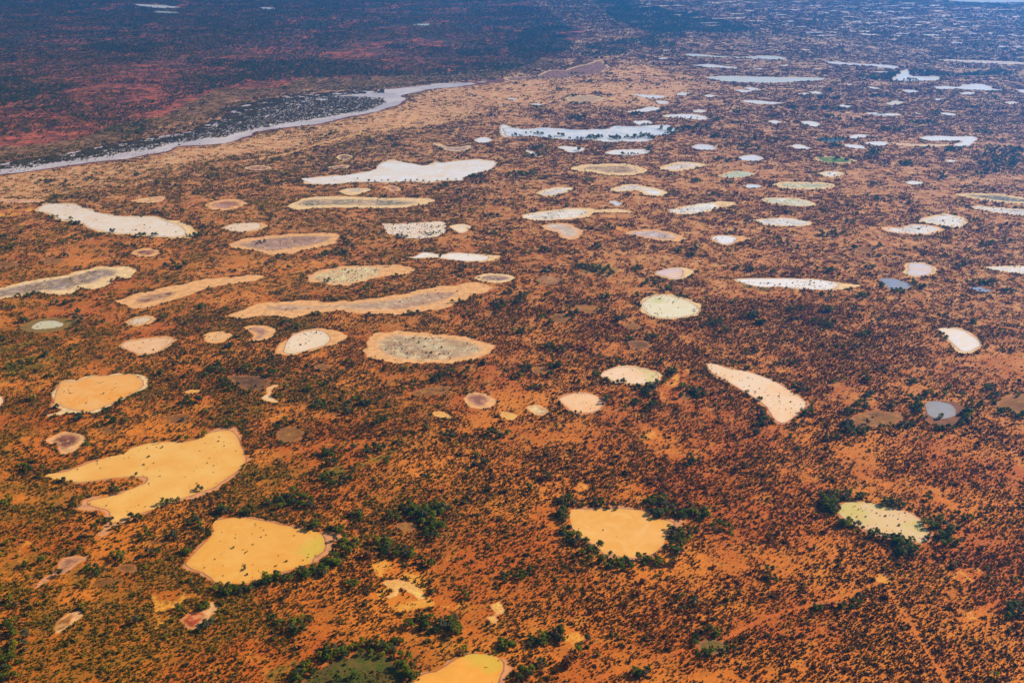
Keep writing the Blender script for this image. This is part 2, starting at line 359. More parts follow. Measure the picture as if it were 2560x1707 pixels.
# ---- third row details
D(1, 2, BRO, BRO2, R4, 'small bare brown patch in front of a dark shrub, left of centre', 'small brown patch', [(520,210),(620,200),(690,230),(620,260),(545,248)], rw=1.5)
D(1, 2, BRO, BRO2, R4, 'long bare brown bar in front of dark trees, middle', 'long brown bar', [(1430,460),(1550,425),(1700,405),(1800,415),(1720,475),(1490,500)], rw=1.5)
D(0, 2, BRO, (0.13,0.055,0.02), R4, 'large brown hollow half hidden by dark trees, left of centre', 'tree-edged brown hollow', [(2080,320),(2300,310),(2480,340),(2460,430),(2300,450),(2200,410)], rw=1.5, tuft=0.02)
D(1, 2, R1, R3, R1, 'chain of tiny pale sandy puddles, left of centre', 'tiny sandy puddles', [(40,530),(90,480),(90,430),(170,390),(215,405),(160,440),(150,500),(205,545),(180,565)], rw=1.5)
D(1, 2, (0.84,0.50,0.18), YEL, R1, 'star shaped bare sand blotch near the middle', 'star shaped sand blotch', [(1610,650),(1700,635),(1810,685),(1790,710),(1650,690)], rw=1)
D(2, 2, (0.84,0.46,0.13), YEL, R1, 'yellow sand patch just left of the tiny pink pan', 'yellow sand patch', [(-110,640),(0,650),(55,680),(0,725),(-100,690)], rw=1)
D(2, 2, BRO, BRO2, R4, 'round brown hollow with trees at its left end, centre', 'round brown hollow', [(180,260),(230,225),(340,245),(340,290),(220,300)], rw=1.5)
D(2, 2, BRO, BRO2, R4, 'little brown hollow tucked beside one green tree, right of centre', 'little brown hollow', [(1540,480),(1620,475),(1650,520),(1570,530)], rw=1.5)
D(2, 2, (0.10,0.05,0.02), BRO, R4, 'dark brown stain above the green-edged pond', 'dark brown stain', [(1070,-10),(1250,-5),(1280,50),(1180,75),(1090,50)], rw=3)
D(0, 2, (0.84,0.34,0.06), YEL, R1, 'small bright orange sand patch beside the smooth orange pond', 'bright orange sand patch', [(1670,470),(1750,440),(1855,448),(1780,480)], rw=1)
# ---- second row
P(0, 1, 'w', CRE2, CRE, R3, 'long cream pond slanting down to the right with trees along its near bank, upper left', 'long slanting cream pond',
  [(330,360),(445,292),(560,300),(680,300),(755,325),(870,370),(980,392),(1140,410),(1330,410),(1460,420),(1600,460),(1720,500),(1790,550),(1800,600),(1700,630),(1500,615),(1350,600),(1200,588),(1080,585),(890,555),(780,515),(760,490),(680,478),(565,458),(490,418),(420,392)],
  [(340,360),(450,300),(560,310),(680,310),(750,330),(860,375),(980,400),(1140,420),(1330,420),(1450,430),(1530,470),(1620,490),(1690,540),(1700,580),(1620,605),(1500,603),(1350,590),(1200,575),(1080,573),(900,545),(790,508),(770,480),(680,468),(570,448),(500,408),(430,383)], tuft=0.008)
D(0, 1, (0.50,0.26,0.20), MAR2, R1, 'pink oval clay pan with a peach rim beyond the slanting cream pond', 'pink oval pan', [(1880,320),(1960,278),(2150,258),(2265,285),(2245,322),(2130,360),(2000,365),(1915,345)], rw=9)
P(0, 1, 'w', CRE, PEA2, R1, 'small cream oval pond below the pink oval pan, left half', 'small cream oval', [(2040,522),(2150,482),(2350,474),(2440,488),(2460,520),(2390,548),(2200,566),(2095,552)], [(2060,522),(2155,487),(2340,480),(2390,500),(2370,535),(2200,558),(2110,548)], tuft=0.01)
D(0, 1, MAR, MAR2, R1, 'small maroon oval pan with a glowing orange rim, left side', 'small maroon oval pan', [(1205,750),(1280,718),(1380,712),(1475,745),(1425,783),(1320,792),(1240,778)], [(1250,750),(1300,732),(1380,728),(1425,745),(1390,768),(1310,775)], tuft=0.0)
D(0, 1, (0.30,0.10,0.05), BRO2, R4, 'faint reddish brown patch in scrub on the left', 'faint reddish patch', [(370,825),(480,792),(605,815),(545,852),(430,858)], rw=1.5)
D(0, 1, BRO, BRO2, R4, 'faint brown patch cut by the left edge', 'faint brown edge patch', [(-60,838),(60,832),(185,850),(150,882),(0,892)], rw=1.5)
D(0, 1, (0.62,0.26,0.14), PEA, R1, 'narrow salmon clay streak beyond the slanting cream pond', 'narrow salmon streak', [(1180,275),(1350,248),(1480,232),(1525,255),(1450,293),(1300,298)], rw=3)
D(0, 1, (0.62,0.26,0.14), (0.7,0.33,0.18), R1, 'salmon pink flat at the left edge below the river', 'left edge salmon flat', [(-40,258),(200,260),(400,268),(385,292),(150,298),(-40,292)], rw=3, tuft=0.001)
D(0, 1, GRY, (0.36,0.24,0.18), R3, 'long grey-brown clay pan with a cream border running off the left edge', 'long grey-brown pan',
  [(-40,1090),(150,1038),(400,985),(600,958),(750,912),(860,888),(1050,878),(1240,895),(1250,955),(1200,990),(1070,990),(1000,1055),(860,1088),(725,1075),(660,1128),(550,1138),(350,1118),(200,1150),(-40,1190)],
  [(-40,1105),(150,1060),(400,1010),(600,980),(750,940),(860,912),(1000,900),(1070,930),(1060,960),(940,985),(850,1030),(700,1060),(600,1095),(400,1100),(200,1130),(-40,1165)], tuft=0.03)
D(0, 1, MAR, (0.55,0.30,0.16), R1, 'long tapering orange pan with a maroon eye at its left end, left half', 'tapering orange pan',
  [(1045,1198),(1150,1155),(1400,1095),(1700,1033),(1900,993),(2100,978),(2350,960),(2430,970),(2340,1015),(2150,1038),(2000,1068),(1850,1098),(1700,1158),(1500,1218),(1300,1258),(1180,1252),(1095,1205)],
  [(1230,1190),(1300,1150),(1450,1125),(1620,1115),(1550,1160),(1400,1200),(1290,1210)], tuft=0.012)
P(0, 1, 'w', (0.62,0.50,0.26), (0.66,0.52,0.30), (0.27,0.15,0.03), 'small olive-cream pond inside a green grassy ring, left edge', 'olive-ringed pond',
  [(185,1420),(350,1360),(550,1345),(730,1368),(625,1445),(450,1485),(255,1480)], [(290,1430),(380,1382),(500,1377),(580,1400),(560,1430),(430,1450),(320,1455)], tuft=0.02)
P(0, 1, 'w', (0.70,0.48,0.25), CRE, R1, 'tiny cream pond inside an orange ring, left side', 'tiny ringed cream pond', [(1145,1390),(1230,1345),(1380,1325),(1440,1360),(1385,1403),(1250,1430),(1175,1418)], [(1185,1385),(1250,1355),(1350,1345),(1385,1362),(1340,1392),(1240,1410)], tuft=0.04)
D(0, 1, (0.45,0.20,0.11), PEA, R1, 'small ear shaped pinkish pan, left of centre', 'small ear shaped pan', [(1875,1500),(2030,1470),(2135,1500),(2105,1545),(2000,1585),(1895,1572)], rw=5)
D(1, 1, MAR2, (0.40,0.20,0.14), R1, 'comma shaped purple pan with a wide peach rim, left of centre', 'comma shaped purple pan', [(-110,1440),(0,1415),(120,1425),(190,1470),(135,1535),(30,1565),(-70,1560),(-20,1510)], [(-70,1450),(0,1435),(90,1455),(100,1490),(30,1540),(-30,1545),(20,1500)], tuft=0.003)
P(0, 2, 'w', PEA, (0.80,0.42,0.18), R1, 'peach bean shaped pond above the smooth orange pond', 'peach bean pond', [(1085,30),(1165,-12),(1300,-32),(1450,-47),(1610,-40),(1600,5),(1510,80),(1405,118),(1290,125),(1190,100),(1125,65)], [(1110,35),(1175,0),(1300,-20),(1450,-36),(1585,-30),(1575,0),(1490,68),(1400,103),(1290,112),(1200,88),(1145,60)], tuft=0.01)
P(1, 0, 'w', WHI, CRE2, R3, 'big white pond with a ragged far shore and a thin left arm, upper middle', 'big white pond',
  [(385,1640),(480,1630),(620,1620),(750,1610),(900,1590),(1060,1560),(1130,1500),(1250,1468),(1340,1480),(1450,1502),(1590,1512),(1640,1470),(1700,1492),(1850,1475),(2000,1462),(2190,1475),(2210,1515),(2155,1562),(2050,1592),(1930,1632),(1905,1668),(1750,1662),(1600,1678),(1400,1672),(1200,1682),(900,1678),(700,1698),(520,1692),(440,1668)],
  [(395,1640),(480,1634),(620,1626),(750,1616),(900,1598),(1070,1565),(1140,1506),(1250,1476),(1340,1488),(1450,1508),(1600,1518),(1645,1478),(1700,1498),(1850,1480),(2000,1468),(2180,1482),(2195,1515),(2145,1556),(2040,1586),(1915,1626),(1890,1660),(1750,1655),(1600,1670),(1400,1665),(1200,1675),(900,1670),(700,1690),(520,1685),(450,1662)], tuft=0.001)
P(1, 1, 'd', (0.55,0.40,0.36), LIL2, R3, 'small lilac puddle with a pale margin below the big white pond', 'small lilac puddle', [(765,190),(850,162),(1000,160),(1055,175),(985,208),(860,228)], [(840,185),(880,166),(980,168),(1000,180),(930,192)], tuft=0.0)
D(1, 1, MAR2, (0.28,0.13,0.12), R1, 'tiny purple pan with a thin pale rim below the big white pond', 'tiny purple pan', [(1160,150),(1250,135),(1325,155),(1330,183),(1260,192),(1200,172)], rw=6, tuft=0.0)
D(1, 1, OLV, GRY2, R3, 'long grey-green pan with a cream border, like a lozenge lying level, upper middle', 'long grey-green pan',
  [(285,322),(345,288),(480,246),(600,236),(900,236),(1200,246),(1450,250),(1605,256),(1645,275),(1580,305),(1450,325),(1300,345),(1100,345),(850,340),(600,340),(420,360),(335,350)],
  [(390,310),(450,270),(600,260),(850,262),(1100,265),(1350,272),(1480,290),(1400,312),(1200,322),(950,318),(700,315),(500,325)], tuft=0.02)
P(1, 1, 'w', CRE, CRE2, (0.30,0.17,0.08), 'pale pond peppered with dark bushes, upper middle', 'bush-peppered pale pond',
  [(1150,490),(1250,484),(1400,474),(1550,468),(1705,462),(1750,510),(1740,565),(1655,607),(1450,628),(1300,607),(1190,575)], rw=1.5, tuft=0.16)
D(1, 1, CRE, CRE2, R3, 'small diamond shaped cream pan beside the bush-peppered pond', 'small diamond pan', [(1775,510),(1890,485),(1980,510),(1955,543),(1890,575),(1825,552)], rw=2, tuft=0.002)
D(1, 1, (0.34,0.18,0.12), (0.42,0.24,0.16), R1, 'broad purple-brown oval pan with an orange rim, left of centre', 'broad purple-brown oval pan',
  [(-260,690),(-150,634),(0,614),(250,584),(480,574),(690,574),(775,598),(750,655),(625,698),(450,728),(320,758),(150,773),(40,748),(-110,724)],
  [(-170,680),(-80,655),(0,638),(250,608),(480,598),(640,600),(690,615),(640,650),(520,680),(400,700),(250,725),(100,735),(0,715),(-100,705)], tuft=0.03)
P(1, 1, 'w', WHI, CRE2, R3, 'narrow white pond pinched in its middle, just above the centre', 'pinched white pond',
  [(1350,800),(1450,784),(1500,754),(1570,744),(1700,764),(1800,749),(1950,754),(2150,769),(2260,788),(2135,832),(1900,836),(1720,812),(1600,802),(1480,810)],
  [(1430,798),(1460,788),(1510,762),(1570,750),(1690,772),(1800,756),(1950,762),(2110,780),(2130,800),(2080,825),(1900,828),(1725,803),(1600,792),(1490,802)], tuft=0.002)
D(1, 1, (0.66,0.42,0.20), (0.74,0.50,0.25), R1, 'big sandy oval pan stippled with tussocks and a pale tail at its right, left of centre', 'stippled sandy oval',
  [(460,980),(550,925),(700,889),(850,873),(1100,868),(1300,863),(1450,898),(1410,945),(1200,968),(1055,998),(930,1038),(820,1056),(650,1043),(520,1028)],
  [(520,975),(650,925),(850,890),(1100,885),(1150,920),(1080,970),(900,1020),(750,1035),(600,1020)], tuft=0.09)
D(1, 1, (0.42,0.26,0.20), (0.30,0.16,0.13), R3, 'small oval pan with purple speckles inside a cream rim, centre', 'small speckled oval', [(2000,985),(2100,944),(2300,948),(2385,982),(2350,1007),(2250,1032),(2095,1022)], rw=9, tuft=0.05)
D(1, 1, (0.42,0.22,0.13), (0.54,0.34,0.20), R1, 'very long sinuous clay pan with a sandy border, left of centre', 'long sinuous pan',
  [(-280,1335),(-150,1285),(-50,1234),(100,1208),(300,1198),(500,1192),(620,1207),(800,1198),(950,1177),(1200,1152),(1400,1122),(1600,1072),(1800,1060),(1950,1032),(2110,1030),(2145,1070),(2110,1118),(1950,1170),(1800,1230),(1600,1280),(1400,1310),(1150,1325),(900,1308),(700,1290),(500,1315),(350,1352),(250,1332),(50,1342),(-100,1360),(-210,1350)],
  [(80,1255),(300,1230),(500,1240),(700,1232),(950,1208),(1300,1178),(1500,1130),(1700,1110),(1835,1112),(1800,1160),(1600,1220),(1350,1268),(1050,1275),(700,1262),(450,1275),(200,1285)], tuft=0.045)
P(1, 2, 'w', (0.80,0.56,0.30), CRE, R1, 'cream oval pond with a dark waterline inside its right rim, left of centre', 'cream oval pond',
  [(180,70),(300,-45),(400,-98),(560,-125),(700,-110),(810,-78),(850,-50),(750,18),(620,48),(500,88),(330,130),(250,120),(190,98)],
  [(255,85),(310,-35),(400,-80),(520,-105),(610,-95),(660,-60),(680,-25),(640,25),(500,72),(380,105),(300,110)], tuft=0.03)
D(1, 2, (0.46,0.27,0.14), (0.60,0.42,0.23), R1, 'largest grey oval pan with a bright sandy rim, right in the middle', 'large grey oval pan',
  [(985,100),(1020,15),(1070,-58),(1200,-93),(1400,-98),(1700,-68),(1950,-38),(2110,12),(2215,45),(2120,120),(2000,160),(1800,195),(1600,200),(1300,195),(1090,160)],
  [(1130,60),(1150,-20),(1300,-60),(1700,-35),(1950,0),(2080,60),(2000,120),(1750,165),(1500,170),(1250,140)], tuft=0.10)
D(2, 1, (0.66,0.54,0.48), WHI2, R3, 'small arrowhead shaped pale pan, upper right of centre', 'small arrowhead pan', [(215,205),(350,160),(500,150),(570,160),(505,203),(400,230),(280,230)], rw=5, tuft=0.04)
D(2, 1, (0.58,0.46,0.42), WHI2, R3, 'curved pale pan shaped like a boomerang, upper right of centre', 'boomerang pan', [(890,178),(960,145),(1080,120),(1200,134),(1330,164),(1440,202),(1350,237),(1230,226),(1165,198),(1140,182),(1000,195)], rw=7, tuft=0.03)
P(2, 1, 'w', WHI2, (0.7,0.6,0.6), R3, 'tiny lilac-white puddle between two long pans, upper right of centre', 'tiny lilac puddle', [(880,285),(950,276),(1025,305),(960,325)], rw=2, tuft=0.01)
D(2, 1, (0.74,0.62,0.50), WHI, R3, 'long white club shaped pan with a sandy tail to the right, right of centre', 'white club shaped pan',
  [(75,415),(200,385),(400,355),(560,338),(680,342),(780,354),(1000,350),(1110,385),(900,384),(765,390),(690,426),(555,446),(350,456),(175,456)],
  [(110,415),(220,392),(400,368),(560,355),(670,365),(690,385),(620,420),(500,436),(330,446),(180,444)], tuft=0.09)
D(2, 1, (0.74,0.66,0.60), WHI2, R3, 'slanting white speckled pan with a beige right end, right of centre', 'slanting white speckled pan',
  [(1425,360),(1550,334),(1700,304),(1850,283),(2000,284),(2070,310),(1920,342),(1800,377),(1650,400),(1485,394)],
  [(1440,362),(1560,342),(1700,314),(1830,300),(1880,320),(1860,345),(1780,370),(1650,390),(1500,385)], tuft=0.09)
D(2, 1, LIL, LIL2, R1, 'triangular lilac pan with a broad cream rim, right of centre', 'triangular lilac pan',
  [(260,510),(350,479),(480,479),(575,506),(650,550),(630,605),(540,638),(455,615),(405,570),(335,550)], [(310,512),(370,490),(470,492),(545,512),(600,552),(590,590),(530,612),(475,598),(430,555),(370,540)], tuft=0.008)
D(2, 1, LIL, (0.52,0.42,0.42), R1, 'lens shaped grey-lilac pan with a cream rim, right of centre', 'lens shaped lilac pan',
  [(1035,570),(1200,538),(1400,549),(1550,594),(1620,635),(1450,648),(1280,632),(1125,595)], [(1080,572),(1200,556),(1380,564),(1480,592),(1500,618),(1420,630),(1280,615),(1150,592)], tuft=0.02)
P(2, 1, 'w', WHI, WHI2, R1, 'small white pond with a pale tail to its right, right of centre', 'small white tailed pond',
  [(1810,620),(1885,588),(2080,594),(2200,625),(2085,655),(2000,687),(1925,682),(1860,653)], [(1835,620),(1890,598),(1990,600),(2055,620),(2050,645),(1990,672),(1930,670),(1880,648)], tuft=0.05)
P(2, 1, 'w', (0.74,0.50,0.42), PEA2, R3, 'small pink pond half filling a cream pan, right of centre', 'small pink pond',
  [(1295,935),(1400,898),(1560,883),(1675,930),(1590,990),(1500,1007),(1390,985)], [(1320,935),(1400,908),(1530,896),(1570,930),(1550,975),(1490,990),(1410,972)], tuft=0.03)
P(2, 1, 'w', (0.84,0.66,0.36), (0.86,0.70,0.42), R3, 'bright cream round pond with a green tinge at its far side, right of centre', 'bright cream round pond',
  [(1165,1230),(1240,1152),(1380,1126),(1530,1150),(1640,1184),(1735,1240),(1735,1305),(1645,1340),(1480,1365),(1325,1355),(1210,1305)],
  [(1190,1230),(1260,1165),(1380,1140),(1520,1164),(1620,1200),(1700,1250),(1710,1295),(1630,1325),(1480,1350),(1335,1340),(1230,1295)], tuft=0.09, green=[(1330,1190,10)])
D(2, 1, BRO, BRO2, R4, 'bare brown wedge left of the bright cream pond', 'brown wedge', [(570,1240),(700,1230),(810,1260),(775,1305),(700,1315),(635,1290)], rw=1.5, tuft=0.002)
D(2, 1, BRO, BRO2, R4, 'small smooth brown oval in front of the bright cream pond', 'smooth brown oval', [(1020,1420),(1100,1395),(1190,1425),(1155,1460),(1065,1455)], rw=1.5, tuft=0.001)
D(2, 1, BRO, (0.2,0.1,0.02), R4, 'brown clearing ringed by bushes, centre right', 'bush-ringed brown clearing', [(345,1340),(450,1305),(535,1340),(505,1385),(400,1395)], rw=1.5)
D(2, 1, (0.34,0.15,0.05), (0.42,0.19,0.06), R4, 'broad tan-brown bare patch in front of the green thicket, centre right', 'tan-brown bare patch', [(225,985),(350,960),(460,1000),(400,1045),(265,1035)], rw=3)
P(2, 1, 'w', GRN2, GRN, R3, 'small greenish white oval pond, upper right', 'small greenish oval', [(1895,45),(1980,10),(2100,0),(2240,24),(2185,53),(2050,70),(1945,63)], rw=5, tuft=0.02, green=[(2020,30,22)])
P(2, 1, 'w', WHI2, (0.7,0.72,0.74), R1, 'tiny pale puddle with a dark far bank, upper right', 'tiny pale puddle', [(2115,135),(2220,122),(2305,145),(2240,163),(2155,158)], rw=2, tuft=0.02)
D(3, 1, GRN, GRN2, R3, 'pale green oval pan left of the green thicket, upper right', 'pale green oval pan', [(-65,265),(0,247),(150,247),(330,261),(440,300),(405,324),(250,327),(95,310),(-20,292)], rw=4, tuft=0.06)
D(3, 1, (0.66,0.58,0.52), WHI2, R3, 'pale grey pan with a beige right tip, right half', 'pale grey pan', [(-135,450),(0,436),(100,430),(250,440),(410,480),(335,510),(200,513),(0,505),(-70,484)], rw=4, tuft=0.08)
P(3, 1, 'w', WHI, CRE2, R3, 'long cream-white pond lying level with a sandy right end, right half', 'long level cream pond',
  [(-320,993),(-150,984),(0,984),(200,984),(450,994),(640,1024),(850,1052),(700,1088),(550,1102),(300,1092),(100,1072),(-50,1076),(-200,1047),(-280,1020)],
  [(-290,997),(-150,990),(0,990),(200,990),(440,1000),(600,1025),(650,1050),(600,1080),(500,1090),(300,1083),(100,1063),(-50,1066),(-190,1038),(-260,1015)], tuft=0.06)
D(3, 1, (0.66,0.58,0.52), WHI2, R3, 'small pale oval pan, upper right quarter', 'small pale oval pan', [(455,25),(560,2),(640,6),(705,30),(622,60),(525,53)], rw=5, tuft=0.05)
D(3, 1, OLV2, GRN, R3, 'pointed oval pan with a green middle and white rim, upper right', 'green-centred oval pan', [(40,125),(150,101),(400,104),(550,111),(630,140),(555,165),(400,176),(200,169),(95,153)], rw=9, tuft=0.05)
P(3, 1, 'w', WHI2, WHI, R3, 'tiny white oval pond in scrub, upper right quarter', 'tiny white oval pond', [(1250,105),(1330,92),(1430,105),(1405,128),(1305,128)], rw=2, tuft=0.005)
D(3, 1, OLV, (0.16,0.15,0.11), R3, 'dark olive wedge shaped pan with a cream rim, cut by the right edge', 'dark olive wedge pan', [(1705,215),(1850,206),(2100,210),(2350,244),(2470,265),(2470,308),(2350,308),(2150,292),(1950,267),(1790,240)], rw=9, tuft=0.04)
D(3, 1, (0.68,0.60,0.54), WHI2, R3, 'white speckled pan running off the right edge', 'white pan at the right edge', [(1830,330),(1950,320),(2150,340),(2350,350),(2470,360),(2470,420),(2350,416),(2100,386),(1925,357)], rw=4, tuft=0.07)
D(3, 1, (0.68,0.62,0.57), WHI2, R3, 'farther of two touching white pans, right side', 'farther twin white pan', [(1360,465),(1450,424),(1560,399),(1680,399),(1810,436),(1845,480),(1755,527),(1600,507),(1478,490)], rw=5, tuft=0.07)
D(3, 1, (0.68,0.62,0.57), WHI2, R1, 'nearer of two touching white pans, tail to the left, right side', 'nearer twin white pan', [(1020,530),(1080,514),(1200,514),(1300,489),(1420,489),(1560,510),(1612,550),(1505,587),(1350,589),(1145,571)], rw=5, tuft=0.07)
P(3, 1, 'w', (0.72,0.58,0.50), PEA2, R3, 'round pinkish cream pond with a crisp yellow rim, right side', 'round pinkish pond', [(1225,930),(1265,908),(1243,860),(1328,835),(1455,850),(1550,905),(1530,948),(1400,977),(1285,962)], rw=4, tuft=0.0)
P(3, 1, 'c', BLU, BLU2, (0.30,0.16,0.08), 'blue-grey water hole hemmed by green bushes, right side', 'blue-grey water hole', [(1010,990),(1150,985),(1275,1018),(1330,1060),(1265,1090),(1118,1090),(1060,1042)], rw=1.5)
P(3, 1, 'c', BLU, BLU2, (0.22,0.12,0.06), 'narrow blue water hole under dark bushes, far right', 'narrow blue water hole', [(1825,1070),(1950,1060),(2005,1083),(2080,1100),(2000,1120),(1935,1113),(1865,1092)], rw=1.5)
D(3, 1, (0.72,0.66,0.60), WHI2, R3, 'white pan running off the right edge beside dark bushes', 'right edge white pan', [(1980,885),(2100,873),(2350,869),(2470,874),(2470,975),(2350,952),(2200,936),(2070,913)], rw=3, tuft=0.07)
P(3, 1, 'w', (0.86,0.70,0.54), CRE2, R3, 'smooth cream tongue shaped pond, right side', 'cream tongue pond', [(1550,1450),(1650,1434),(1785,1450),(1890,1506),(1965,1580),(1945,1630),(1850,1682),(1755,1675),(1670,1588),(1608,1515)], [(1568,1452),(1650,1444),(1775,1462),(1875,1518),(1945,1580),(1925,1620),(1835,1662),(1765,1645),(1685,1575),(1622,1508)], rw=1.5)
D(3, 1, BRO, BRO2, R4, 'small brown mound-like clearing edged with bushes, right side', 'small brown clearing', [(795,735),(850,697),(920,695),(965,745),(880,770)], rw=1.5)
# ---- top row
D(2, 0, GRY, GRY2, R3, 'broad grey pan with a cream border below the long lake', 'broad grey pan', [(540,1558),(640,1514),(850,1504),(1050,1504),(1190,1534),(1235,1585),(1050,1612),(900,1612),(740,1588)], rw=14, tuft=0.03)
D(2, 0, LIL2, WHI2, R3, 'pale lilac diamond shaped pan, upper right of centre', 'pale lilac diamond pan', [(1350,1545),(1480,1495),(1600,1485),(1720,1495),(1800,1515),(1700,1545),(1560,1572),(1450,1572)], rw=8, tuft=0.04)
P(2, 0, 'c', WHI2, (0.6,0.6,0.62), (0.4,0.25,0.15), 'long bright lake with trees standing along its near shore, top centre', 'long bright lake',
  [(-80,1185),(0,1176),(150,1185),(300,1172),(500,1186),(700,1190),(870,1186),(920,1156),(1150,1156),(1380,1146),(1510,1178),(1490,1222),(1300,1255),(1280,1296),(1000,1305),(870,1305),(700,1285),(550,1290),(380,1275),(200,1255),(0,1260),(-70,1230)], rw=1.5)
def simple(c, r, items):
    for k, c1, label, pts in items:
        P(c, r, k, c1, WHI2 if c1 is WHI else c1, R3, label, None, pts, rw=2.5 if k != 'd' else 4, tuft=0.0)
simple(2, 0, [
 ('w', WHI, 'white pond just beyond the long bright lake', [(1105,1115),(1250,1107),(1295,1140),(1150,1150)]),
 ('w', WHI, 'long white pond above the right end of the bright lake', [(1375,1060),(1550,1047),(1700,1052),(1800,1080),(1785,1103),(1600,1095),(1415,1078)]),
 ('w', WHI, 'thin wavy white pond, second row beyond the bright lake', [(1040,1025),(1130,1012),(1250,981),(1355,987),(1345,1013),(1200,1033),(1078,1037)]),
 ('w', WHI, 'small flat white pond right of the thin wavy one', [(1645,1020),(1720,1005),(1790,1018),(1755,1036),(1675,1033)]),
 ('w', WHI, 'tiny white pond with a bush on its near bank, above the wavy pond', [(1305,930),(1380,925),(1440,933),(1438,955),(1355,957)]),
 ('w', WHI, 'small bright oval pond, left of a second one, upper right', [(1495,862),(1560,848),(1650,860),(1605,878),(1525,878)]),
 ('w', WHI, 'small bright oval pond, right of its twin, upper right', [(1750,880),(1820,870),(1895,885),(1820,896)]),
 ('w', WHI, 'long thin white pond nearest the sandy flats, top centre', [(1085,863),(1200,869),(1410,880),(1375,904),(1240,904),(1145,883)]),
 ('w', WHI, 'long thin white pond at the same level as its left neighbours, upper right', [(2090,930),(2200,919),(2350,932),(2490,945),(2460,959),(2250,956)]),
 ('w', WHI, 'nearer of two thin slivers under the pale green lagoon', [(2040,830),(2120,823),(2220,840),(2120,854)]),
 ('w', WHI, 'farther of two thin slivers under the pale green lagoon', [(2120,810),(2200,802),(2290,825),(2200,833)]),
 ('w', GRN2, 'big pale green lagoon, widest sheet of water at upper right', [(1765,712),(1870,702),(2000,697),(2350,707),(2860,717),(2800,742),(2450,764),(2350,766),(2100,758),(1900,743)]),
 ('w', WHI, 'white crescent pond beyond the pale green lagoon', [(1655,600),(1760,592),(1850,592),(1900,602),(2070,618),(2045,631),(1850,623),(1720,613)]),
 ('w', WHI, 'tiny bright dash of water by the brown mud flat', [(1340,540),(1380,528),(1440,540),(1390,553)]),
 ('w', WHI, 'faint dash of water beyond the brown mud flat', [(1365,464),(1440,458),(1450,468),(1390,474)]),
 ('w', GRN2, 'very long thin pale water behind the white crescent pond', [(1595,498),(1720,497),(1850,512),(2100,525),(2350,512),(2500,528),(2520,547),(2350,548),(2150,538),(1850,528),(1620,518)]),
 ('w', WHI, 'short dash of water right of the white crescent pond', [(2215,632),(2290,628),(2320,638),(2240,642)]),
 ('c', WHI2, 'tiny blue-white pool in dark scrub above the bright lake', [(165,957),(230,949),(300,962),(230,973)]),
 ('w', WHI, 'pale pond with a dark bush at its tip, below the bright lake', [(400,1350),(500,1340),(560,1346),(675,1360),(645,1394),(540,1405),(455,1373)]),
 ('c', WHI2, 'narrow curved puddle under bushes at the left below the bright lake', [(105,1385),(170,1380),(250,1415),(290,1445),(200,1428)]),
 ('w', WHI, 'long white pond directly below the bright lake', [(845,1400),(950,1376),(1100,1371),(1250,1371),(1265,1405),(1100,1430),(895,1420)]),
 ('w', (0.8,0.7,0.64), 'oval pinkish white pond right of the one below the bright lake', [(1640,1350),(1700,1325),(1780,1325),(1885,1350),(1835,1380),(1695,1376)]),
 ('w', (0.8,0.7,0.64), 'oval pinkish white pond further right with a beige right end', [(2070,1450),(2140,1425),(2250,1425),(2320,1455),(2250,1480),(2115,1475)]),
 ('d', (0.50,0.30,0.15), 'tan stippled oval flat in the pale sand, top centre', [(490,900),(650,875),(800,885),(845,915),(700,950),(555,940)]),
 ('d', (0.20,0.075,0.06), 'dark purple-brown mud flat at the end of the river', [(-40,712),(220,696),(330,646),(480,648),(560,618),(680,590),(790,556),(880,600),(868,650),(800,685),(560,705),(500,725),(300,725),(0,745)]),
])
simple(1, 0, [
 ('w', WHI, 'white oval pond left of the bright lake', [(1995,1285),(2060,1262),(2130,1262),(2178,1290),(2100,1317),(2025,1308)]),
 ('d', (0.34,0.21,0.19), 'squiggly lilac pan with a cream rim, top centre', [(1610,1312),(1700,1322),(1800,1352),(1950,1337),(1978,1360),(1895,1390),(1755,1384),(1680,1348)]),
 ('d', (0.24,0.11,0.06), 'small brown pan with a pale pink far rim, beyond the big white pond', [(735,1440),(800,1418),(895,1435),(855,1468),(765,1468)]),
 ('d', (0.24,0.09,0.08), 'small maroon pan with a peach rim, beyond the left arm of the big white pond', [(650,1540),(740,1521),(845,1517),(848,1540),(760,1556)]),
 ('d', (0.34,0.12,0.08), 'dull red oval pan with an orange rim, left of the big white pond', [(-110,1540),(0,1521),(100,1521),(148,1540),(80,1565),(-60,1562)]),
 ('w', WHI, 'short white streak by the sandy bank, top centre', [(2270,908),(2350,900),(2420,912),(2340,920)]),
 ('w', WHI, 'tiny white fleck on the sandy bank, top centre', [(2215,970),(2290,965),(2310,972),(2240,977)]),
 ('c', WHI2, 'patchy pool among trees at the left end of the bright lake', [(2235,1160),(2300,1148),(2360,1180),(2360,1250),(2250,1252)]),
 ('w', (0.7,0.72,0.6), 'thin pale streak in the blue far plain, top middle left', [(15,72),(100,70),(195,80),(120,90)]),
 ('w', (0.7,0.72,0.6), 'thin pale streak in the blue far plain, top middle', [(1440,230),(1530,220),(1630,224),(1540,238)]),
])
simple(0, 0, [
 ('w', WHI, 'bright white streak of water far off at the top left', [(1200,40),(1350,44),(1500,50),(1660,72),(1500,80),(1350,70)]),
 ('w', (0.5,0.48,0.3), 'dull pale streak just below the bright one at the top left', [(1390,112),(1500,104),(1650,118),(1520,128)]),
])
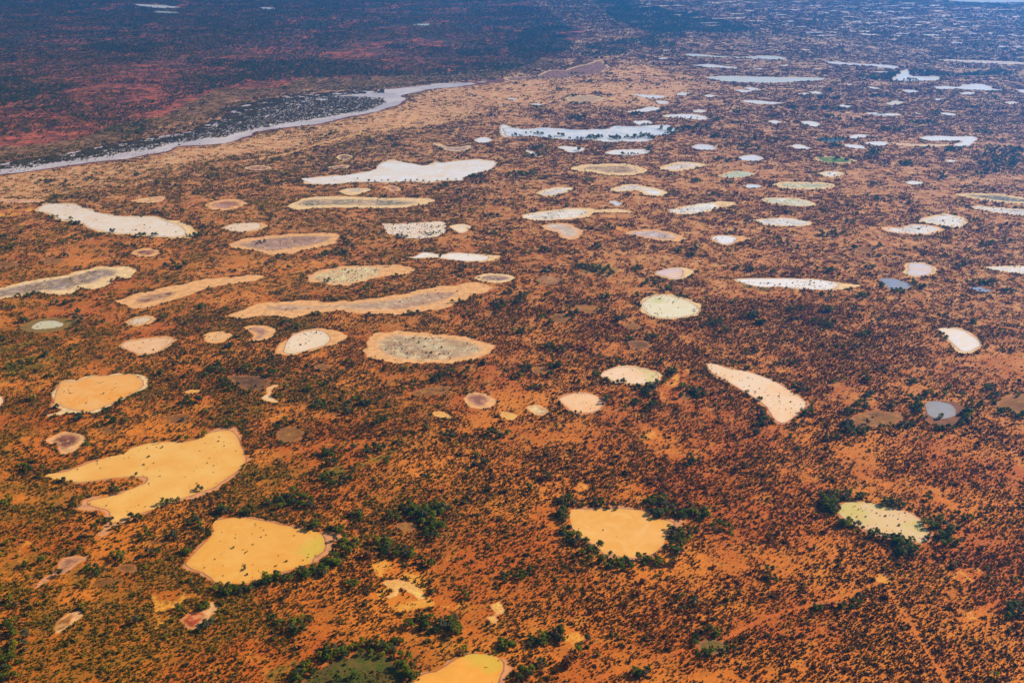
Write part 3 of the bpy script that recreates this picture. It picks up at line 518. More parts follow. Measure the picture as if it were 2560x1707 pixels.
simple(3, 0, [
 ('w', CRE2, 'broad pale pink salt flat at the top right corner', [(1640,6),(1900,-12),(2380,-12),(2420,22),(2000,30),(1800,20)]),
 ('w', WHI, 'long tree-dotted white strip, left of the bright marsh, top right', [(505,570),(620,567),(780,582),(1000,592),(1185,608),(1185,634),(1050,624),(850,604),(620,594)]),
 ('d', (0.66,0.52,0.48), 'long pinkish grey flat running off the right edge, top right', [(1530,550),(1800,551),(2420,578),(2420,596),(2000,587),(1700,570)]),
 ('w', WHI, 'bright white marsh water among dark trees, top right', [(1155,710),(1250,636),(1305,648),(1325,700),(1555,697),(1565,733),(1350,750),(1150,740)]),
 ('w', WHI, 'ragged white pond in front of the sandy strip, right', [(1515,805),(1600,789),(1740,797),(1800,777),(1950,772),(2035,792),(2080,815),(2150,828),(2100,836),(1900,829),(1740,818),(1600,821)]),
 ('w', WHI, 'white pond cut by the right edge, level with the ragged one', [(2265,830),(2350,822),(2420,822),(2420,855),(2350,855)]),
 ('w', WHI, 'small white dash left of centre in the top right quarter', [(910,798),(970,799),(1035,815),(960,822)]),
 ('w', WHI, 'small white dash right of its twin in the top right quarter', [(1225,830),(1310,824),(1388,840),(1340,856),(1268,852)]),
 ('w', WHI, 'small white oval below the ragged pond', [(1758,858),(1830,845),(1910,855),(1850,873),(1788,872)]),
 ('w', WHI, 'small white dash below the ragged pond to its left', [(1510,915),(1560,904),(1628,915),(1570,928)]),
 ('w', CRE2, 'cream boat shaped pond with a yellow left bank, right', [(1080,957),(1135,928),(1200,926),(1258,945),(1195,966),(1118,969)]),
 ('w', CRE2, 'cream oval pond near the right edge, upper right', [(2162,945),(2230,931),(2308,942),(2240,962)]),
 ('w', WHI, 'left of two ragged white pools by a lone dark bush', [(265,860),(350,852),(385,866),(320,876)]),
 ('w', WHI, 'right of two ragged white pools by a lone dark bush', [(375,850),(440,837),(510,858),(450,870)]),
 ('w', WHI, 'thin pink-white sliver above a row of dark bushes', [(625,970),(700,963),(788,980),(700,992)]),
 ('w', WHI, 'long white pond with trees on its near edge, right of the row of bushes', [(880,1040),(1000,1031),(1100,1041),(1215,1045),(1205,1066),(1050,1067),(925,1053)]),
 ('w', WHI, 'bright white dagger shaped pond, upper right', [(1570,1038),(1660,1036),(1748,1055),(1680,1066),(1595,1052)]),
 ('c', WHI2, 'small pale pool among bushes at the left of the upper right quarter', [(-5,1115),(60,1104),(138,1125),(50,1139)]),
 ('w', WHI, 'white wedge shaped pond, upper right quarter', [(290,1120),(400,1111),(488,1140),(450,1170),(375,1158)]),
 ('w', WHI, 'small bright pond right of the dark tree-filled pool', [(735,1255),(800,1236),(920,1236),(938,1255),(850,1270),(775,1276)]),
 ('c', (0.12,0.14,0.15), 'dark pool almost filled with trees, upper right', [(435,1270),(600,1266),(735,1280),(650,1305),(520,1305)]),
 ('w', WHI, 'white spindle shaped pond left of a thin bluish one', [(192,1335),(290,1324),(350,1341),(420,1370),(300,1370),(225,1358)]),
 ('c', WHI2, 'thin bluish pond right of the white spindle', [(680,1330),(780,1326),(905,1345),(895,1370),(755,1360)]),
 ('w', WHI, 'white pond with a sandy tail, above the thin bluish one', [(878,1310),(980,1298),(1080,1300),(1118,1320),(1050,1343),(925,1330)]),
 ('w', WHI, 'large broken white pond with islands, right side of the upper right quarter', [(1390,1260),(1550,1247),(1700,1255),(1800,1250),(1905,1256),(1938,1290),(1885,1315),(1862,1340),(1745,1345),(1695,1332),(1780,1300),(1650,1295),(1445,1290)]),
 ('d', (0.74,0.46,0.30), 'strip of bare tan clay joining two white ponds, upper right', [(1110,1312),(1400,1322),(1700,1328),(1610,1348),(1400,1349),(1200,1334)]),
 ('c', WHI2, 'short bluish puddle in dark scrub near the right edge', [(1615,1475),(1670,1465),(1738,1478),(1680,1493)]),
 ('d', (0.07,0.16,0.012), 'bright green meadow patch with a pale right tip, upper right', [(425,1455),(500,1438),(640,1440),(760,1460),(820,1480),(700,1500),(500,1492)]),
])
SL = [(1060,1100,72,6),(660,760,118,10),(580,660,100,8),(1580,1690,145,10),(1090,1310,172,8),(1010,1210,244,9),(830,960,290,9),(680,790,230,8),(640,780,252,8),(1420,1630,290,8),(1740,1990,308,7),(1510,1590,328,10),(1480,1800,350,8),(1890,2140,368,6),(1670,1800,395,12),(1850,2350,90,10),(0,100,60,6),(60,180,140,10),(100,350,92,7),(300,520,52,5),(410,500,68,5),(860,1040,212,6),(2240,2350,430,16),(2100,2200,430,12),(300,400,460,9),(430,495,543,9),(100,220,602,12),(410,510,634,10),(980,1120,665,12),(1095,1190,990,10),(390,520,795,10),(700,800,778,12),(1310,1425,1043,12),(700,780,1036,10),(980,1030,1248,12),(1380,1460,1150,10),
 (-900,-780,140,9),(-620,-480,45,7),(-720,-600,80,8),(-420,-300,20,6),(-300,-180,48,6),(-160,-40,30,6),(-250,-130,100,8),(-40,80,22,5),(200,330,18,5),(620,760,20,5),(820,1000,50,6),(1250,1400,30,6),(1500,1620,60,6),(1150,1300,110,7),(1900,2050,130,8),(2150,2320,160,8),(1750,1900,200,8),(2000,2150,240,8),(560,640,300,8),(150,260,240,8),(300,420,180,7),(430,560,330,7),(1100,1240,370,9),(-100,10,200,7),(-520,-420,180,8),(2060,2200,330,8),(900,1010,150,7),(1350,1470,205,7)]
# ------------------------------------------------------------------ the river and big zones (traced in the photograph, laid out on the ground)
RIVER = T(0, 0, [(-300,1680),(0,1618),(150,1603),(380,1568),(840,1500),(1100,1470),(1540,1400),(1650,1355),(1900,1340),(2100,1310),(2350,1240)]) + \
        T(1, 0, [(0,1218),(400,1168),(640,1140),(900,1075),(1000,1060),(1200,1010),(1350,960),(1385,915),(1350,875),(1500,850),(1600,822),(1900,800),(2040,775),(2300,742),(2460,735),(2480,722),(2350,715),(2000,748),(1700,762),(1480,786),(1180,818),(900,830),(500,862),(150,905),(0,938)]) + \
        T(0, 0, [(2240,960),(2110,995),(2040,1080),(1870,1135),(1720,1205),(1500,1235),(1250,1285),(900,1345),(640,1395),(300,1455),(0,1490),(-300,1530)])
REEDS = T(1, 0, [(0,960),(300,905),(600,890),(900,885),(1080,895),(1185,915),(1185,950),(1060,1000),(950,1030),(700,1068),(450,1108),(100,1168),(0,1185)]) + \
        T(0, 0, [(2350,1190),(2100,1248),(1850,1285),(1600,1325),(1250,1385),(1000,1435),(700,1475),(300,1525),(0,1555),(-300,1600),(-300,1550),(0,1510),(300,1475),(640,1415),(900,1368),(1250,1305),(1500,1255),(1720,1225),(1870,1160),(2040,1100),(2150,1050),(2350,985)])
SAND = O([(-60,415),(300,372),(600,312),(800,272),(930,237),(1000,205),(1180,187),(1290,172),(1420,135),(1500,150),(1600,190),(1560,235),(1420,250),(1300,245),(1160,240),(1060,275),(900,300),(760,332),(560,352),(400,392),(250,425),(120,455),(-60,468)])
NW = O([(-400,420),(200,345),(400,285),(505,268),(520,232),(700,205),(860,200),(1080,180),(1230,160),(1290,120),(1330,75),(1250,20),(1200,-8),(500,-15),(-500,-15)])
BANK = O([(-400,425),(200,342),(400,285),(505,266),(520,232),(700,205),(860,202),(1080,182),(1230,162),(1280,140),(1230,135),(1080,160),(960,170),(860,175),(700,180),(620,205),(520,205),(440,235),(400,265),(250,290),(100,330),(-400,375)])
FORESTS = [T(0, 0, pp) for pp in [
  [(-200,660),(300,740),(450,770),(800,780),(850,900),(1250,950),(1560,870),(1560,830),(1700,720),(2000,690),(2350,720),(2350,770),(2050,840),(1700,900),(1700,980),(1450,1050),(1450,1120),(1200,1190),(850,1200),(400,1270),(800,1170),(600,1060),(200,1080),(300,1000),(-200,950)],
  [(1800,500),(2000,520),(2400,550),(2500,650),(2200,640),(1850,590)], [(830,390),(1000,380),(1400,410),(1380,470),(1050,480)], [(850,740),(1300,730),(1550,760),(1100,775)], [(0,770),(400,800),(500,900),(0,940)]]] + \
 [T(1, 0, pp) for pp in [[(-50,540),(500,540),(1000,620),(1300,680),(1700,600),(2350,560),(2350,620),(1900,665),(1300,745),(900,710),(560,745),(200,725),(-50,745)], [(1850,450),(2350,440),(2350,520),(2000,510)], [(1200,420),(1400,410),(1380,450),(1230,450)], [(450,410),(800,410),(800,445),(500,445)]]] + \
 [T(2, 0, pp) for pp in [[(-10,300),(150,255),(400,255),(530,320),(510,400),(460,480),(300,540),(120,610),(-10,625)], [(700,450),(850,400),(1280,365),(1300,260),(1480,235),(1610,340),(1450,385),(1100,415),(960,430),(1000,485),(900,525),(780,560),(680,590),(700,520)], [(500,1080),(680,1050),(700,1110),(560,1130)], [(850,-10),(1300,60),(2100,230),(2100,285),(1500,300),(1300,240),(900,150)]]] + \
 [T(3, 0, pp) for pp in [[(1150,660),(1330,640),(1700,680),(2350,650),(2350,700),(1900,700),(1600,735),(1300,760),(1000,760),(850,740),(1100,700)], [(1950,1380),(2350,1340),(2450,1560),(2150,1590),(1900,1520)], [(1340,1115),(1560,1110),(1540,1150),(1370,1160)], [(420,1255),(740,1250),(740,1300),(480,1310)]]]
BARES = [T(1, 3, [(1040,500),(1300,440),(1330,520),(1480,560),(1500,640),(1600,760),(1850,820),(1800,900),(1600,870),(1300,900),(1150,800),(1000,780),(1160,680)]),
         T(2, 3, [(450,1060),(560,1060),(620,1150),(660,1230),(520,1260),(470,1140)]), T(3, 3, [(920,590),(1080,590),(1120,640),(980,650)]),
         T(0, 3, [(180,340),(230,270),(300,290),(230,400),(250,450),(180,440)]), T(0, 3, [(1400,760),(1700,740),(1900,800),(1700,800),(1500,1060),(1460,1040)]),
         T(2, 2, [(1190,900),(1300,800),(1400,860),(1330,930)]), T(2, 2, [(580,1330),(640,1290),(700,1320),(640,1370)]), T(2, 1, [(940,520),(1060,520),(1020,590),(930,580)]),
         T(2, 2, [(1340,470),(1450,330),(1600,260),(1640,280),(1480,400),(1420,560)]), T(0, 1, [(-40,380),(300,340),(300,400),(-40,430)]), T(3, 3, [(1700,560),(1900,500),(1950,600),(1760,640)]), T(3, 3, [(1800,940),(2000,830),(2100,830),(1850,1010)])]
GRASS = [T(0, 2, [(40,190),(200,150),(480,110),(480,190),(200,280),(50,300)]), T(1, 2, [(650,1300),(560,1220),(760,1130),(880,1130),(1280,990),(1290,1020),(1000,1140),(820,1220),(700,1320)]),
         T(2, 1, [(600,900),(760,850),(960,900),(900,950),(650,940)]), T(0, 2, [(0,50),(300,-20),(320,20),(0,110)]), T(1, 3, [(100,1480),(420,1350),(400,1560),(200,1600)]), T(2, 1, [(2090,1010),(2200,1060),(2400,1080),(2400,1100),(2150,1080)])]
MUDS = [T(0, 3, [(850,660),(1000,595),(1130,590),(1050,645),(900,690)]), T(0, 2, [(1480,700),(1620,660),(1800,700),(1600,760)]), T(0, 2, [(900,800),(1000,780),(1080,820),(950,850)]), T(0, 3, [(1350,270),(1480,240),(1560,270),(1440,310)]),
        T(3, 0, [(1290,775),(1400,770),(1390,795),(1300,795)]), T(1, 1, [(2270,1150),(2350,1140),(2350,1180)])]
TRACK1 = T(3, 3, [(1640,1560),(1570,1440),(1450,1245),(1360,1110),(1285,960),(1200,860),(1150,775),(1120,720)])
TRACK2 = T(3, 3, [(1000,645),(860,710),(600,800),(200,905),(0,960)]) + T(2, 3, [(2000,1130),(1600,1250),(1400,1320),(1100,1400),(900,1480),(700,1570)])
TRACK3 = T(1, 0, [(1480,1060),(1380,1140),(1250,1180),(1000,1215),(780,1272),(540,1335),(400,1380),(250,1420),(-100,1480)])
def W(poly, n=5): return smooth_poly(ground(*np.array(poly).T), n) if n > 1 else ground(*np.array(poly).T)
riverW, reedsW = W(RIVER, 3), W(REEDS, 3)
sandW, nwW, bankW = W(SAND, 3), W(NW, 1), W(BANK, 3)
forestW = [W(p, 3) for p in FORESTS]; baresW = [W(p, 3) for p in BARES]; grassW = [W(p, 3) for p in GRASS]; mudsW = [W(p, 3) for p in MUDS]
trackW = [ground(*np.array(p).T) for p in (TRACK1, TRACK2, TRACK3)]

def warp(P, a, s, seed):
    return P + a * np.stack([noise(P, s, seed) - 0.5, noise(P, s, seed + 50) - 0.5], -1)
def anyin(P, polys):
    r = np.zeros(len(P), bool)
    for q in polys: r |= pip(P, q)
    return r
def seg_dist(P, line):
    out = np.full(len(P), 1e9)
    mn = line.min(0) - 40; mx = line.max(0) + 40
    sel = np.where((P[:, 0] > mn[0]) & (P[:, 0] < mx[0]) & (P[:, 1] > mn[1]) & (P[:, 1] < mx[1]))[0]
    Q = P[sel]; d = np.full(len(sel), 1e9)
    for a, b_ in zip(line[:-1], line[1:]):
        D_ = b_ - a; t_ = np.clip(((Q - a) @ D_) / (D_ @ D_), 0, 1)
        d = np.minimum(d, np.linalg.norm(Q - a - t_[:, None] * D_, axis=1))
    out[sel] = d
    return out
def zones(P):
    'soil masks at ground points'
    r = np.linalg.norm(P, axis=1); z = {}
    Pw = warp(P, np.clip(r * 0.03, 6, 90)[:, None], 60.0, 3)
    sa = sum(pip(warp(P, np.clip(r * a_, 8, 260)[:, None], b_, 3 + int(b_)), sandW) * 1.0 for a_, b_ in ((.02, 25.), (.06, 60.), (.12, 90.), (.16, 150.))) / 4
    z['far2'] = np.clip((r - 1900) / 1300, 0, 1)
    z['sand'] = sa * np.clip(0.85 + (noise(P, 110, 8) - 0.5) * 1.4, 0.35, 1)
    bank = pip(Pw, bankW); nw = pip(Pw, nwW)
    z['scrub'] = np.maximum(bank * 0.9, 0)
    z['red'] = (nw & ~bank) * 1.0
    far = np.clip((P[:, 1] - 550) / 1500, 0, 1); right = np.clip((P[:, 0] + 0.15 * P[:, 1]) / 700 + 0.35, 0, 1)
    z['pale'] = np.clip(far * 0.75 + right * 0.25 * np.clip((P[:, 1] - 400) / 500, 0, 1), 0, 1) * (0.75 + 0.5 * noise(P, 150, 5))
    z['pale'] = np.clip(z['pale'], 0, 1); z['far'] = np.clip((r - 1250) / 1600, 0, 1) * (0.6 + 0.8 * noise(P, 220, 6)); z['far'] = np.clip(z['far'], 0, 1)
    left = np.clip(0.75 - (P[:, 0] + 120) / 260.0, 0.12, 1) * np.clip(1.7 - P[:, 1] / 900.0, 0.15, 1)
    z['olive'] = np.clip(np.clip((noise(P, 40, 21, 4) - 0.46) * 5, 0, 0.8) * left, 0, 1)
    z['bare'] = anyin(warp(P, 6, 8, 9), baresW) * 1.0
    z['grass'] = anyin(warp(P, 6, 10, 10), grassW) * 1.0
    z['mud'] = anyin(warp(P, 6, 10, 11), mudsW) * 1.0
    z['path'] = np.clip(1.3 - np.minimum(seg_dist(P, trackW[0]), seg_dist(P, trackW[1]) * 0.9) / 1.2, 0, 1)
    z['sandpath'] = np.clip(1.6 - seg_dist(P, trackW[2]) / 3.5, 0, 1) * 0.8
    return z
ZN = ['far', 'far2', 'sand', 'scrub', 'red', 'pale', 'olive', 'bare', 'grass', 'mud', 'path', 'sandpath']

# ------------------------------------------------------------------ ground sheet: polar grid, fine where the photograph looks
ang = np.concatenate([np.linspace(-180, -42, 30)[:-1], np.linspace(-42, 42, 560), np.linspace(42, 180, 30)[1:-1]])
rad = np.concatenate([[60, 120, 200, 280], np.geomspace(330, 4600, 520), np.geomspace(4600, 60000, 40)[1:]])
A, Rr = np.meshgrid(np.radians(ang), rad)
GX = (np.sin(A) * Rr).ravel(); GY = (np.cos(A) * Rr).ravel()
na, nr = len(ang), len(rad)
V = np.zeros((na * nr + 1, 3)); V[:-1, 0] = GX; V[:-1, 1] = GY
i = np.arange(nr - 1)[:, None] * na + np.arange(na)[None]
j = np.arange(nr - 1)[:, None] * na + (np.arange(na)[None] + 1) % na
F4 = np.stack([i, i + na, j + na, j], -1).reshape(-1, 4)
F3 = np.stack([np.full(na, na * nr), np.arange(na), (np.arange(na) + 1) % na], -1)
me = bpy.data.meshes.new('ground')
me.vertices.add(len(V)); me.vertices.foreach_set('co', V.astype(np.float32).ravel())
nl = F4.size + F3.size
me.loops.add(nl); me.loops.foreach_set('vertex_index', np.concatenate([F4.ravel(), F3.ravel()]).astype(np.int32))
me.polygons.add(len(F4) + len(F3))
me.polygons.foreach_set('loop_start', np.concatenate([np.arange(len(F4)) * 4, F4.size + np.arange(len(F3)) * 3]).astype(np.int32))
me.update(calc_edges=True); me.validate()
if me.polygons[0].normal.z < 0: me.flip_normals()
me.materials.append(MAT_GROUND)
zz = zones(V[:, :2])
for k_ in ZN: attr(me, k_, zz[k_])
tag(link(bpy.data.objects.new('ground', me)), 'red soil plain with sandy and olive patches', 'ground', kind='structure')

# ------------------------------------------------------------------ pans and ponds
def pan_mesh(name, outer, inner, mat, rw, z, green=None, jit=True):
    size = np.ptp(outer, axis=0); 
    if jit:
        # re-sample and roughen the shore
        seg = np.linalg.norm(np.roll(outer, -1, 0) - outer, axis=1); per = seg.sum()
        n = int(np.clip(per / 1.5, 60, 420))
        cum = np.concatenate([[0], np.cumsum(seg)]); tt = np.linspace(0, per, n, endpoint=False)
        cl = np.vstack([outer, outer[:1]])
        outer = np.stack([np.interp(tt, cum, cl[:, 0]), np.interp(tt, cum, cl[:, 1])], -1)
        a = np.clip(min(size) * 0.055, 0.6, 7)
        outer = warp(outer, 2 * a, max(2.5, min(size) * 0.12), 31)
    step = max(0.8, math.sqrt(size[0] * size[1]) / 34)
    mn, mx = outer.min(0), outer.max(0)
    gx, gy = np.meshgrid(np.arange(mn[0], mx[0], step), np.arange(mn[1], mx[1], step))
    G = np.stack([gx.ravel(), gy.ravel()], -1) + RNG.uniform(-0.2, 0.2, (gx.size, 2)) * step
    G = G[pip(G, outer)]
    if len(G): G = G[dist_poly(G, outer) > step * 0.45]
    pts = np.vstack([outer, G])
    n = len(outer)
    c0 = outer.mean(0)
    vs, es, fs, *_ = delaunay_2d_cdt([Vector((float(a_ - c0[0]), float(b_ - c0[1]))) for a_, b_ in pts], [(k_, (k_ + 1) % n) for k_ in range(n)], [], 1, 1e-4)
    vv = np.array([(v.x, v.y) for v in vs])
    me = mesh_from(name, np.column_stack([vv, np.zeros(len(vv))]), fs, mat)
    if len(me.polygons) and me.polygons[0].normal.z < 0: me.flip_normals()
    wv = vv + c0
    e = dist_poly(wv, outer)
    if inner is None: d = e - rw
    else: d = dist_poly(wv, inner) * np.where(pip(wv, inner), 1, -1)
    g = np.zeros(len(wv))
    for (gp, rr) in (green or []):
        g = np.maximum(g, 1 - np.linalg.norm((wv - ground(*gp)), axis=1) / (rr * 1.6))
    attr(me, 'd', d); attr(me, 'amp', np.full(len(wv), np.clip(min(size) / 45.0, 0.12, 1.0))); attr(me, 'e', e); attr(me, 'g', np.clip(g, 0, 1))
    zz = zones(wv)
    for k_ in ZN: attr(me, k_, zz[k_])
    o = bpy.data.objects.new(name, me)
    o.location = (c0[0], c0[1], z)
    link(o)
    return o, outer
WATER = []     # outlines of everything wet or bare: no scrub there
TUFTS = []     # points for tussocks standing in the pans
for k_, p in enumerate(PANS):
    outer = W(p['px'], 4); inner = None if p['inpx'] is None else W(p['inpx'], 4)
    dist = np.linalg.norm(outer.mean(0))
    if inner is None:    # rims were estimated in metres
        p['rw'] = min(p['rw'], 0.2 * min(np.ptp(outer, axis=0)))
    o, outer = pan_mesh(p['name'], outer, inner, pan_mat(p['kind'], *p['c']), p['rw'], 0.03 + 0.0006 * (k_ % 20) + dist * 2e-5, p['green'])
    tag(o, p['label'], p['cat'], kind='structure')
    p['W'] = outer; p['in'] = inner; p['dist'] = dist
    WATER.append(outer)
    if p['tuft'] > 0:
        mn, mx = outer.min(0), outer.max(0); ar = np.prod(mx - mn)
        n = int(min(ar * p['tuft'] * (0.6 if dist > 1100 else 1.0) * (1.7 if p['tuft'] < 0.03 else 0.95), 9000))
        Q = RNG.uniform(mn, mx, (n, 2))
        pl = inner if inner is not None else outer
        if p['kind'] == 'd' and inner is not None:
            keep = pip(Q, pl) | (pip(Q, outer) & (RNG.random(n) < 0.12))
        else: keep = pip(Q, pl)
        Q = Q[keep]; Q = Q[noise(Q, 18, 77 + k_ % 9) > 0.34 + 0.1 * RNG.random(len(Q))]
        TUFTS.append(Q)
far_labels = {}
rs = random.Random(5)
for _ in range(120):
    y_ = rs.random() ** 1.5 * 330 + 4; w_ = rs.uniform(50, 190); x_ = rs.uniform(-1300 if y_ < 120 else -700, 2300)
    SL.append((x_, x_ + w_, y_, rs.uniform(4, 7.5) + y_ * .02))
for k_, (x0, x1, y, h) in enumerate(SL):
    n = 9; tt = np.linspace(0, 2 * math.pi, n, endpoint=False)
    pts = [((x0 + x1) / 2 + math.cos(a) * (x1 - x0) / 2 * random.uniform(.8, 1.1), y + math.sin(a) * h / 2 * random.uniform(.7, 1.25) + math.cos(a) * random.uniform(-.2, .3) * h) for a in tt]
    outer = W(T(3, 0, pts), 4)
    c1, c2 = random.choice([(WHI, WHI2), (CRE, WHI), (PEA2, CRE2)])
    o, outer = pan_mesh('pond', outer, None, pan_mat('w' if k_ % 3 else 'd', c1, c2, R3), min(2.0, .1 * np.ptp(outer, axis=0).min()), 0.08 + 0.001 * (k_ % 20), None)
    col_ = 'white' if c1 is WHI else ('cream' if c1 is CRE else 'pinkish')
    side = 'left' if x0 < 300 else ('right' if x0 > 1500 else 'middle')
    dep = 'farthest' if y < 110 else ('far' if y < 330 else 'nearer')
    lb = 'thin %s sliver of water in the %s blue plain, top right, %s part' % (col_, dep, side)
    tag(o, lb, 'pond', group='thin %s slivers, %s %s' % (col_, dep, side), kind='structure')
    WATER.append(outer)
# river
m, t, b = new_mat('river_water')
geo = t.n('ShaderNodeNewGeometry'); nn = t.noise(geo.outputs['Position'], 1 / 60.0, 4)
dd = t.math('ADD', t.attr('d'), t.math('MULTIPLY', t.math('SUBTRACT', nn, 0.5), 26.0))
wet = t.ramp(dd, 0, 2.5)
colr = t.mix(wet, (0.17, 0.045, 0.035), t.mix(t.ramp(nn, 0.35, 0.65), (0.60, 0.46, 0.40), (0.80, 0.62, 0.52)))
t.L(colr, b.inputs['Base Color']); t.L(t.ramp(wet, 0, 1, 0.9, 0.10), b.inputs['Roughness']); b.inputs['Specular IOR Level'].default_value = 0.5; b.inputs['IOR'].default_value = 1.33
o, riverO = pan_mesh('river', riverW, None, m, 5.0, 0.05)
tag(o, 'shallow lilac-blue river with a reed bed, crossing the upper left', 'river', kind='structure')
WATER.append(riverO)
# ------------------------------------------------------------------ plant materials
def leaf_mat(name, ca, cb, tinted=False):
    m, t, b = new_mat(name)
    oi = t.n('ShaderNodeObjectInfo'); geo = t.n('ShaderNodeNewGeometry')
    rnd = oi.outputs['Random']
    if tinted:
        ti = t.attr('tint', 'INSTANCER')
        c = t.mix(t.ramp(ti, 0.0, 0.5), (0.170, 0.055, 0.010), (0.140, 0.095, 0.010))
        c = t.mix(t.ramp(ti, 0.5, 1.0), c, (0.24, 0.160, 0.003))
        c = t.scalecol(c, t.ramp(rnd, 0, 1, 0.6, 1.5))
    else:
        c = t.mix(rnd, ca, cb)
        c = t.scalecol(c, t.ramp(t.noise(geo.outputs['Position'], 1.1, 2), 0.35, 0.68, 0.6, 1.5))
    t.L(c, b.inputs['Base Color'])
    b.inputs['Roughness'].default_value = 0.8
    tr_ = t.n('ShaderNodeBsdfTranslucent'); t.L(t.scalecol(c, 1.5), tr_.inputs['Color']); ms = t.n('ShaderNodeMixShader'); ms.inputs[0].default_value = 0.38
    out_ = [q for q in t.t.nodes if q.bl_idname == 'ShaderNodeOutputMaterial'][0]
    t.L(b.outputs[0], ms.inputs[1]); t.L(tr_.outputs[0], ms.inputs[2]); t.L(ms.outputs[0], out_.inputs[0])
    return m
M_SHRUB = leaf_mat('shrub_leaves', None, None, True)
M_LEAF = [leaf_mat('dark_green_leaves', (0.095, 0.118, 0.001), (0.215, 0.220, 0.002)),
          leaf_mat('olive_leaves', (0.19, 0.165, 0.002), (0.32, 0.25, 0.003)),
          leaf_mat('grey_green_leaves', (0.085, 0.082, 0.030), (0.150, 0.135, 0.055)),
          leaf_mat('blackish_leaves', (0.065, 0.078, 0.001), (0.140, 0.140, 0.002))]
M_BARK, t, b = new_mat('grey_bark')
geo = t.n('ShaderNodeNewGeometry')
t.L(t.mix(t.noise(geo.outputs['Position'], 2.0), (0.10, 0.060, 0.035), (0.24, 0.17, 0.11)), b.inputs['Base Color'])

def leaf_cloud(rng, blobs, nleaf, size):
    'small four-cornered sprays scattered through the volume of several overlapping lobes'
    V, F = [], []
    for (cx, cy, cz, rx, ry, rz) in blobs:
        for _ in range(nleaf):
            d = rng.normal(size=3); d /= np.linalg.norm(d); r = rng.random() ** 0.42
            c = np.array([cx + d[0] * r * rx, cy + d[1] * r * ry, cz + d[2] * r * rz])
            nrm = d * 0.7 + rng.normal(size=3) * 0.6 + np.array([0, 0, 0.5]); nrm /= np.linalg.norm(nrm)
            a = np.cross(nrm, rng.normal(size=3)); a /= np.linalg.norm(a); b_ = np.cross(nrm, a)
            s = size * rng.uniform(0.6, 1.35); s2 = s * rng.uniform(0.45, 0.9)
            k0 = len(V)
            V += [c + a * s, c + b_ * s2 * 0.8 + nrm * s * .12, c - a * s * 0.9, c - b_ * s2]
            F.append((k0, k0 + 1, k0 + 2, k0 + 3))
    return V, F
def tube(V, F, p0, p1, r0, r1, n=6):
    p0 = np.array(p0, float); p1 = np.array(p1, float); ax = p1 - p0; ax /= np.linalg.norm(ax)
    u = np.cross(ax, (0.3, 1, 0.1)); u /= np.linalg.norm(u); v = np.cross(ax, u); k0 = len(V)
    for p, r in ((p0, r0), (p1, r1)):
        for k_ in range(n):
            a = 2 * math.pi * k_ / n; V.append(p + (u * math.cos(a) + v * math.sin(a)) * r)
    for k_ in range(n):
        F.append((k0 + k_, k0 + (k_ + 1) % n, k0 + n + (k_ + 1) % n, k0 + n + k_))
CROWNS, TRUNKS = [], []      # six shapes, about 5 m across and 4.5 m tall at scale 1
for s_ in range(6):
    rg = np.random.default_rng(100 + s_); blobs = []; TV, TF = [], []
    nb = 10 + s_ % 3; lean = rg.normal(size=2) * 0.3
    tube(TV, TF, (0, 0, -0.15), (lean[0] * .4, lean[1] * .4, 1.2), 0.17, 0.12)
    for k_ in range(nb):
        a = 2 * math.pi * k_ / nb + rg.uniform(-.5, .5); rr = rg.uniform(0.5, 1.95) if k_ else 0.1
        zc = rg.uniform(1.7, 3.6) if k_ else 3.5
        c = (math.cos(a) * rr + lean[0], math.sin(a) * rr + lean[1], zc - rr * 0.45)
        q = rg.uniform(0.38, 1.0)
        blobs.append((*c, q * 1.05, q * 1.05, q * 0.72))
        tube(TV, TF, (lean[0] * .4, lean[1] * .4, 1.1), (c[0] * .85, c[1] * .85, c[2] - .15), 0.09, 0.03, 5)
    CV, CF = leaf_cloud(rg, blobs, 56, 0.28)
    CROWNS.append([mesh_from('crown', CV, CF, m_, False) for m_ in M_LEAF])
    TRUNKS.append(mesh_from('trunk', TV, TF, M_BARK))
# low shrubs, about 1 m across
SHRUBS = []; PATCH = []
for s_ in range(6):
    rg = np.random.default_rng(200 + s_)
    blobs = [(rg.uniform(-.24, .24), rg.uniform(-.24, .24), rg.uniform(.16, .48), rg.uniform(.22, .40), rg.uniform(.22, .40), rg.uniform(.18, .34)) for _ in range(3 + s_ % 2)]
    SV, SF = leaf_cloud(rg, blobs, 17, 0.19)
    SHRUBS.append(mesh_from('shrub_clump', SV, SF, M_SHRUB, False))
    PV, PF = [], []
    for k_ in range(4):      # farther off one piece carries four bushes
        ox, oy, q = (k_ % 2) * 1.7 - .85 + rg.uniform(-.6, .6), (k_ // 2) * 1.7 - .85 + rg.uniform(-.6, .6), rg.uniform(.6, 1.35)
        bl = [(ox + rg.uniform(-.22, .22) * q, oy + rg.uniform(-.22, .22) * q, rg.uniform(.2, .45) * q, .36 * q, .36 * q, .28 * q) for _ in range(2)]
        pv_, pf_ = leaf_cloud(rg, bl, 12, 0.24 * q); k0 = len(PV); PV += pv_; PF += [tuple(a_ + k0 for a_ in f_) for f_ in pf_]
    PATCH.append(mesh_from('shrub_patch', PV, PF, M_SHRUB, False))

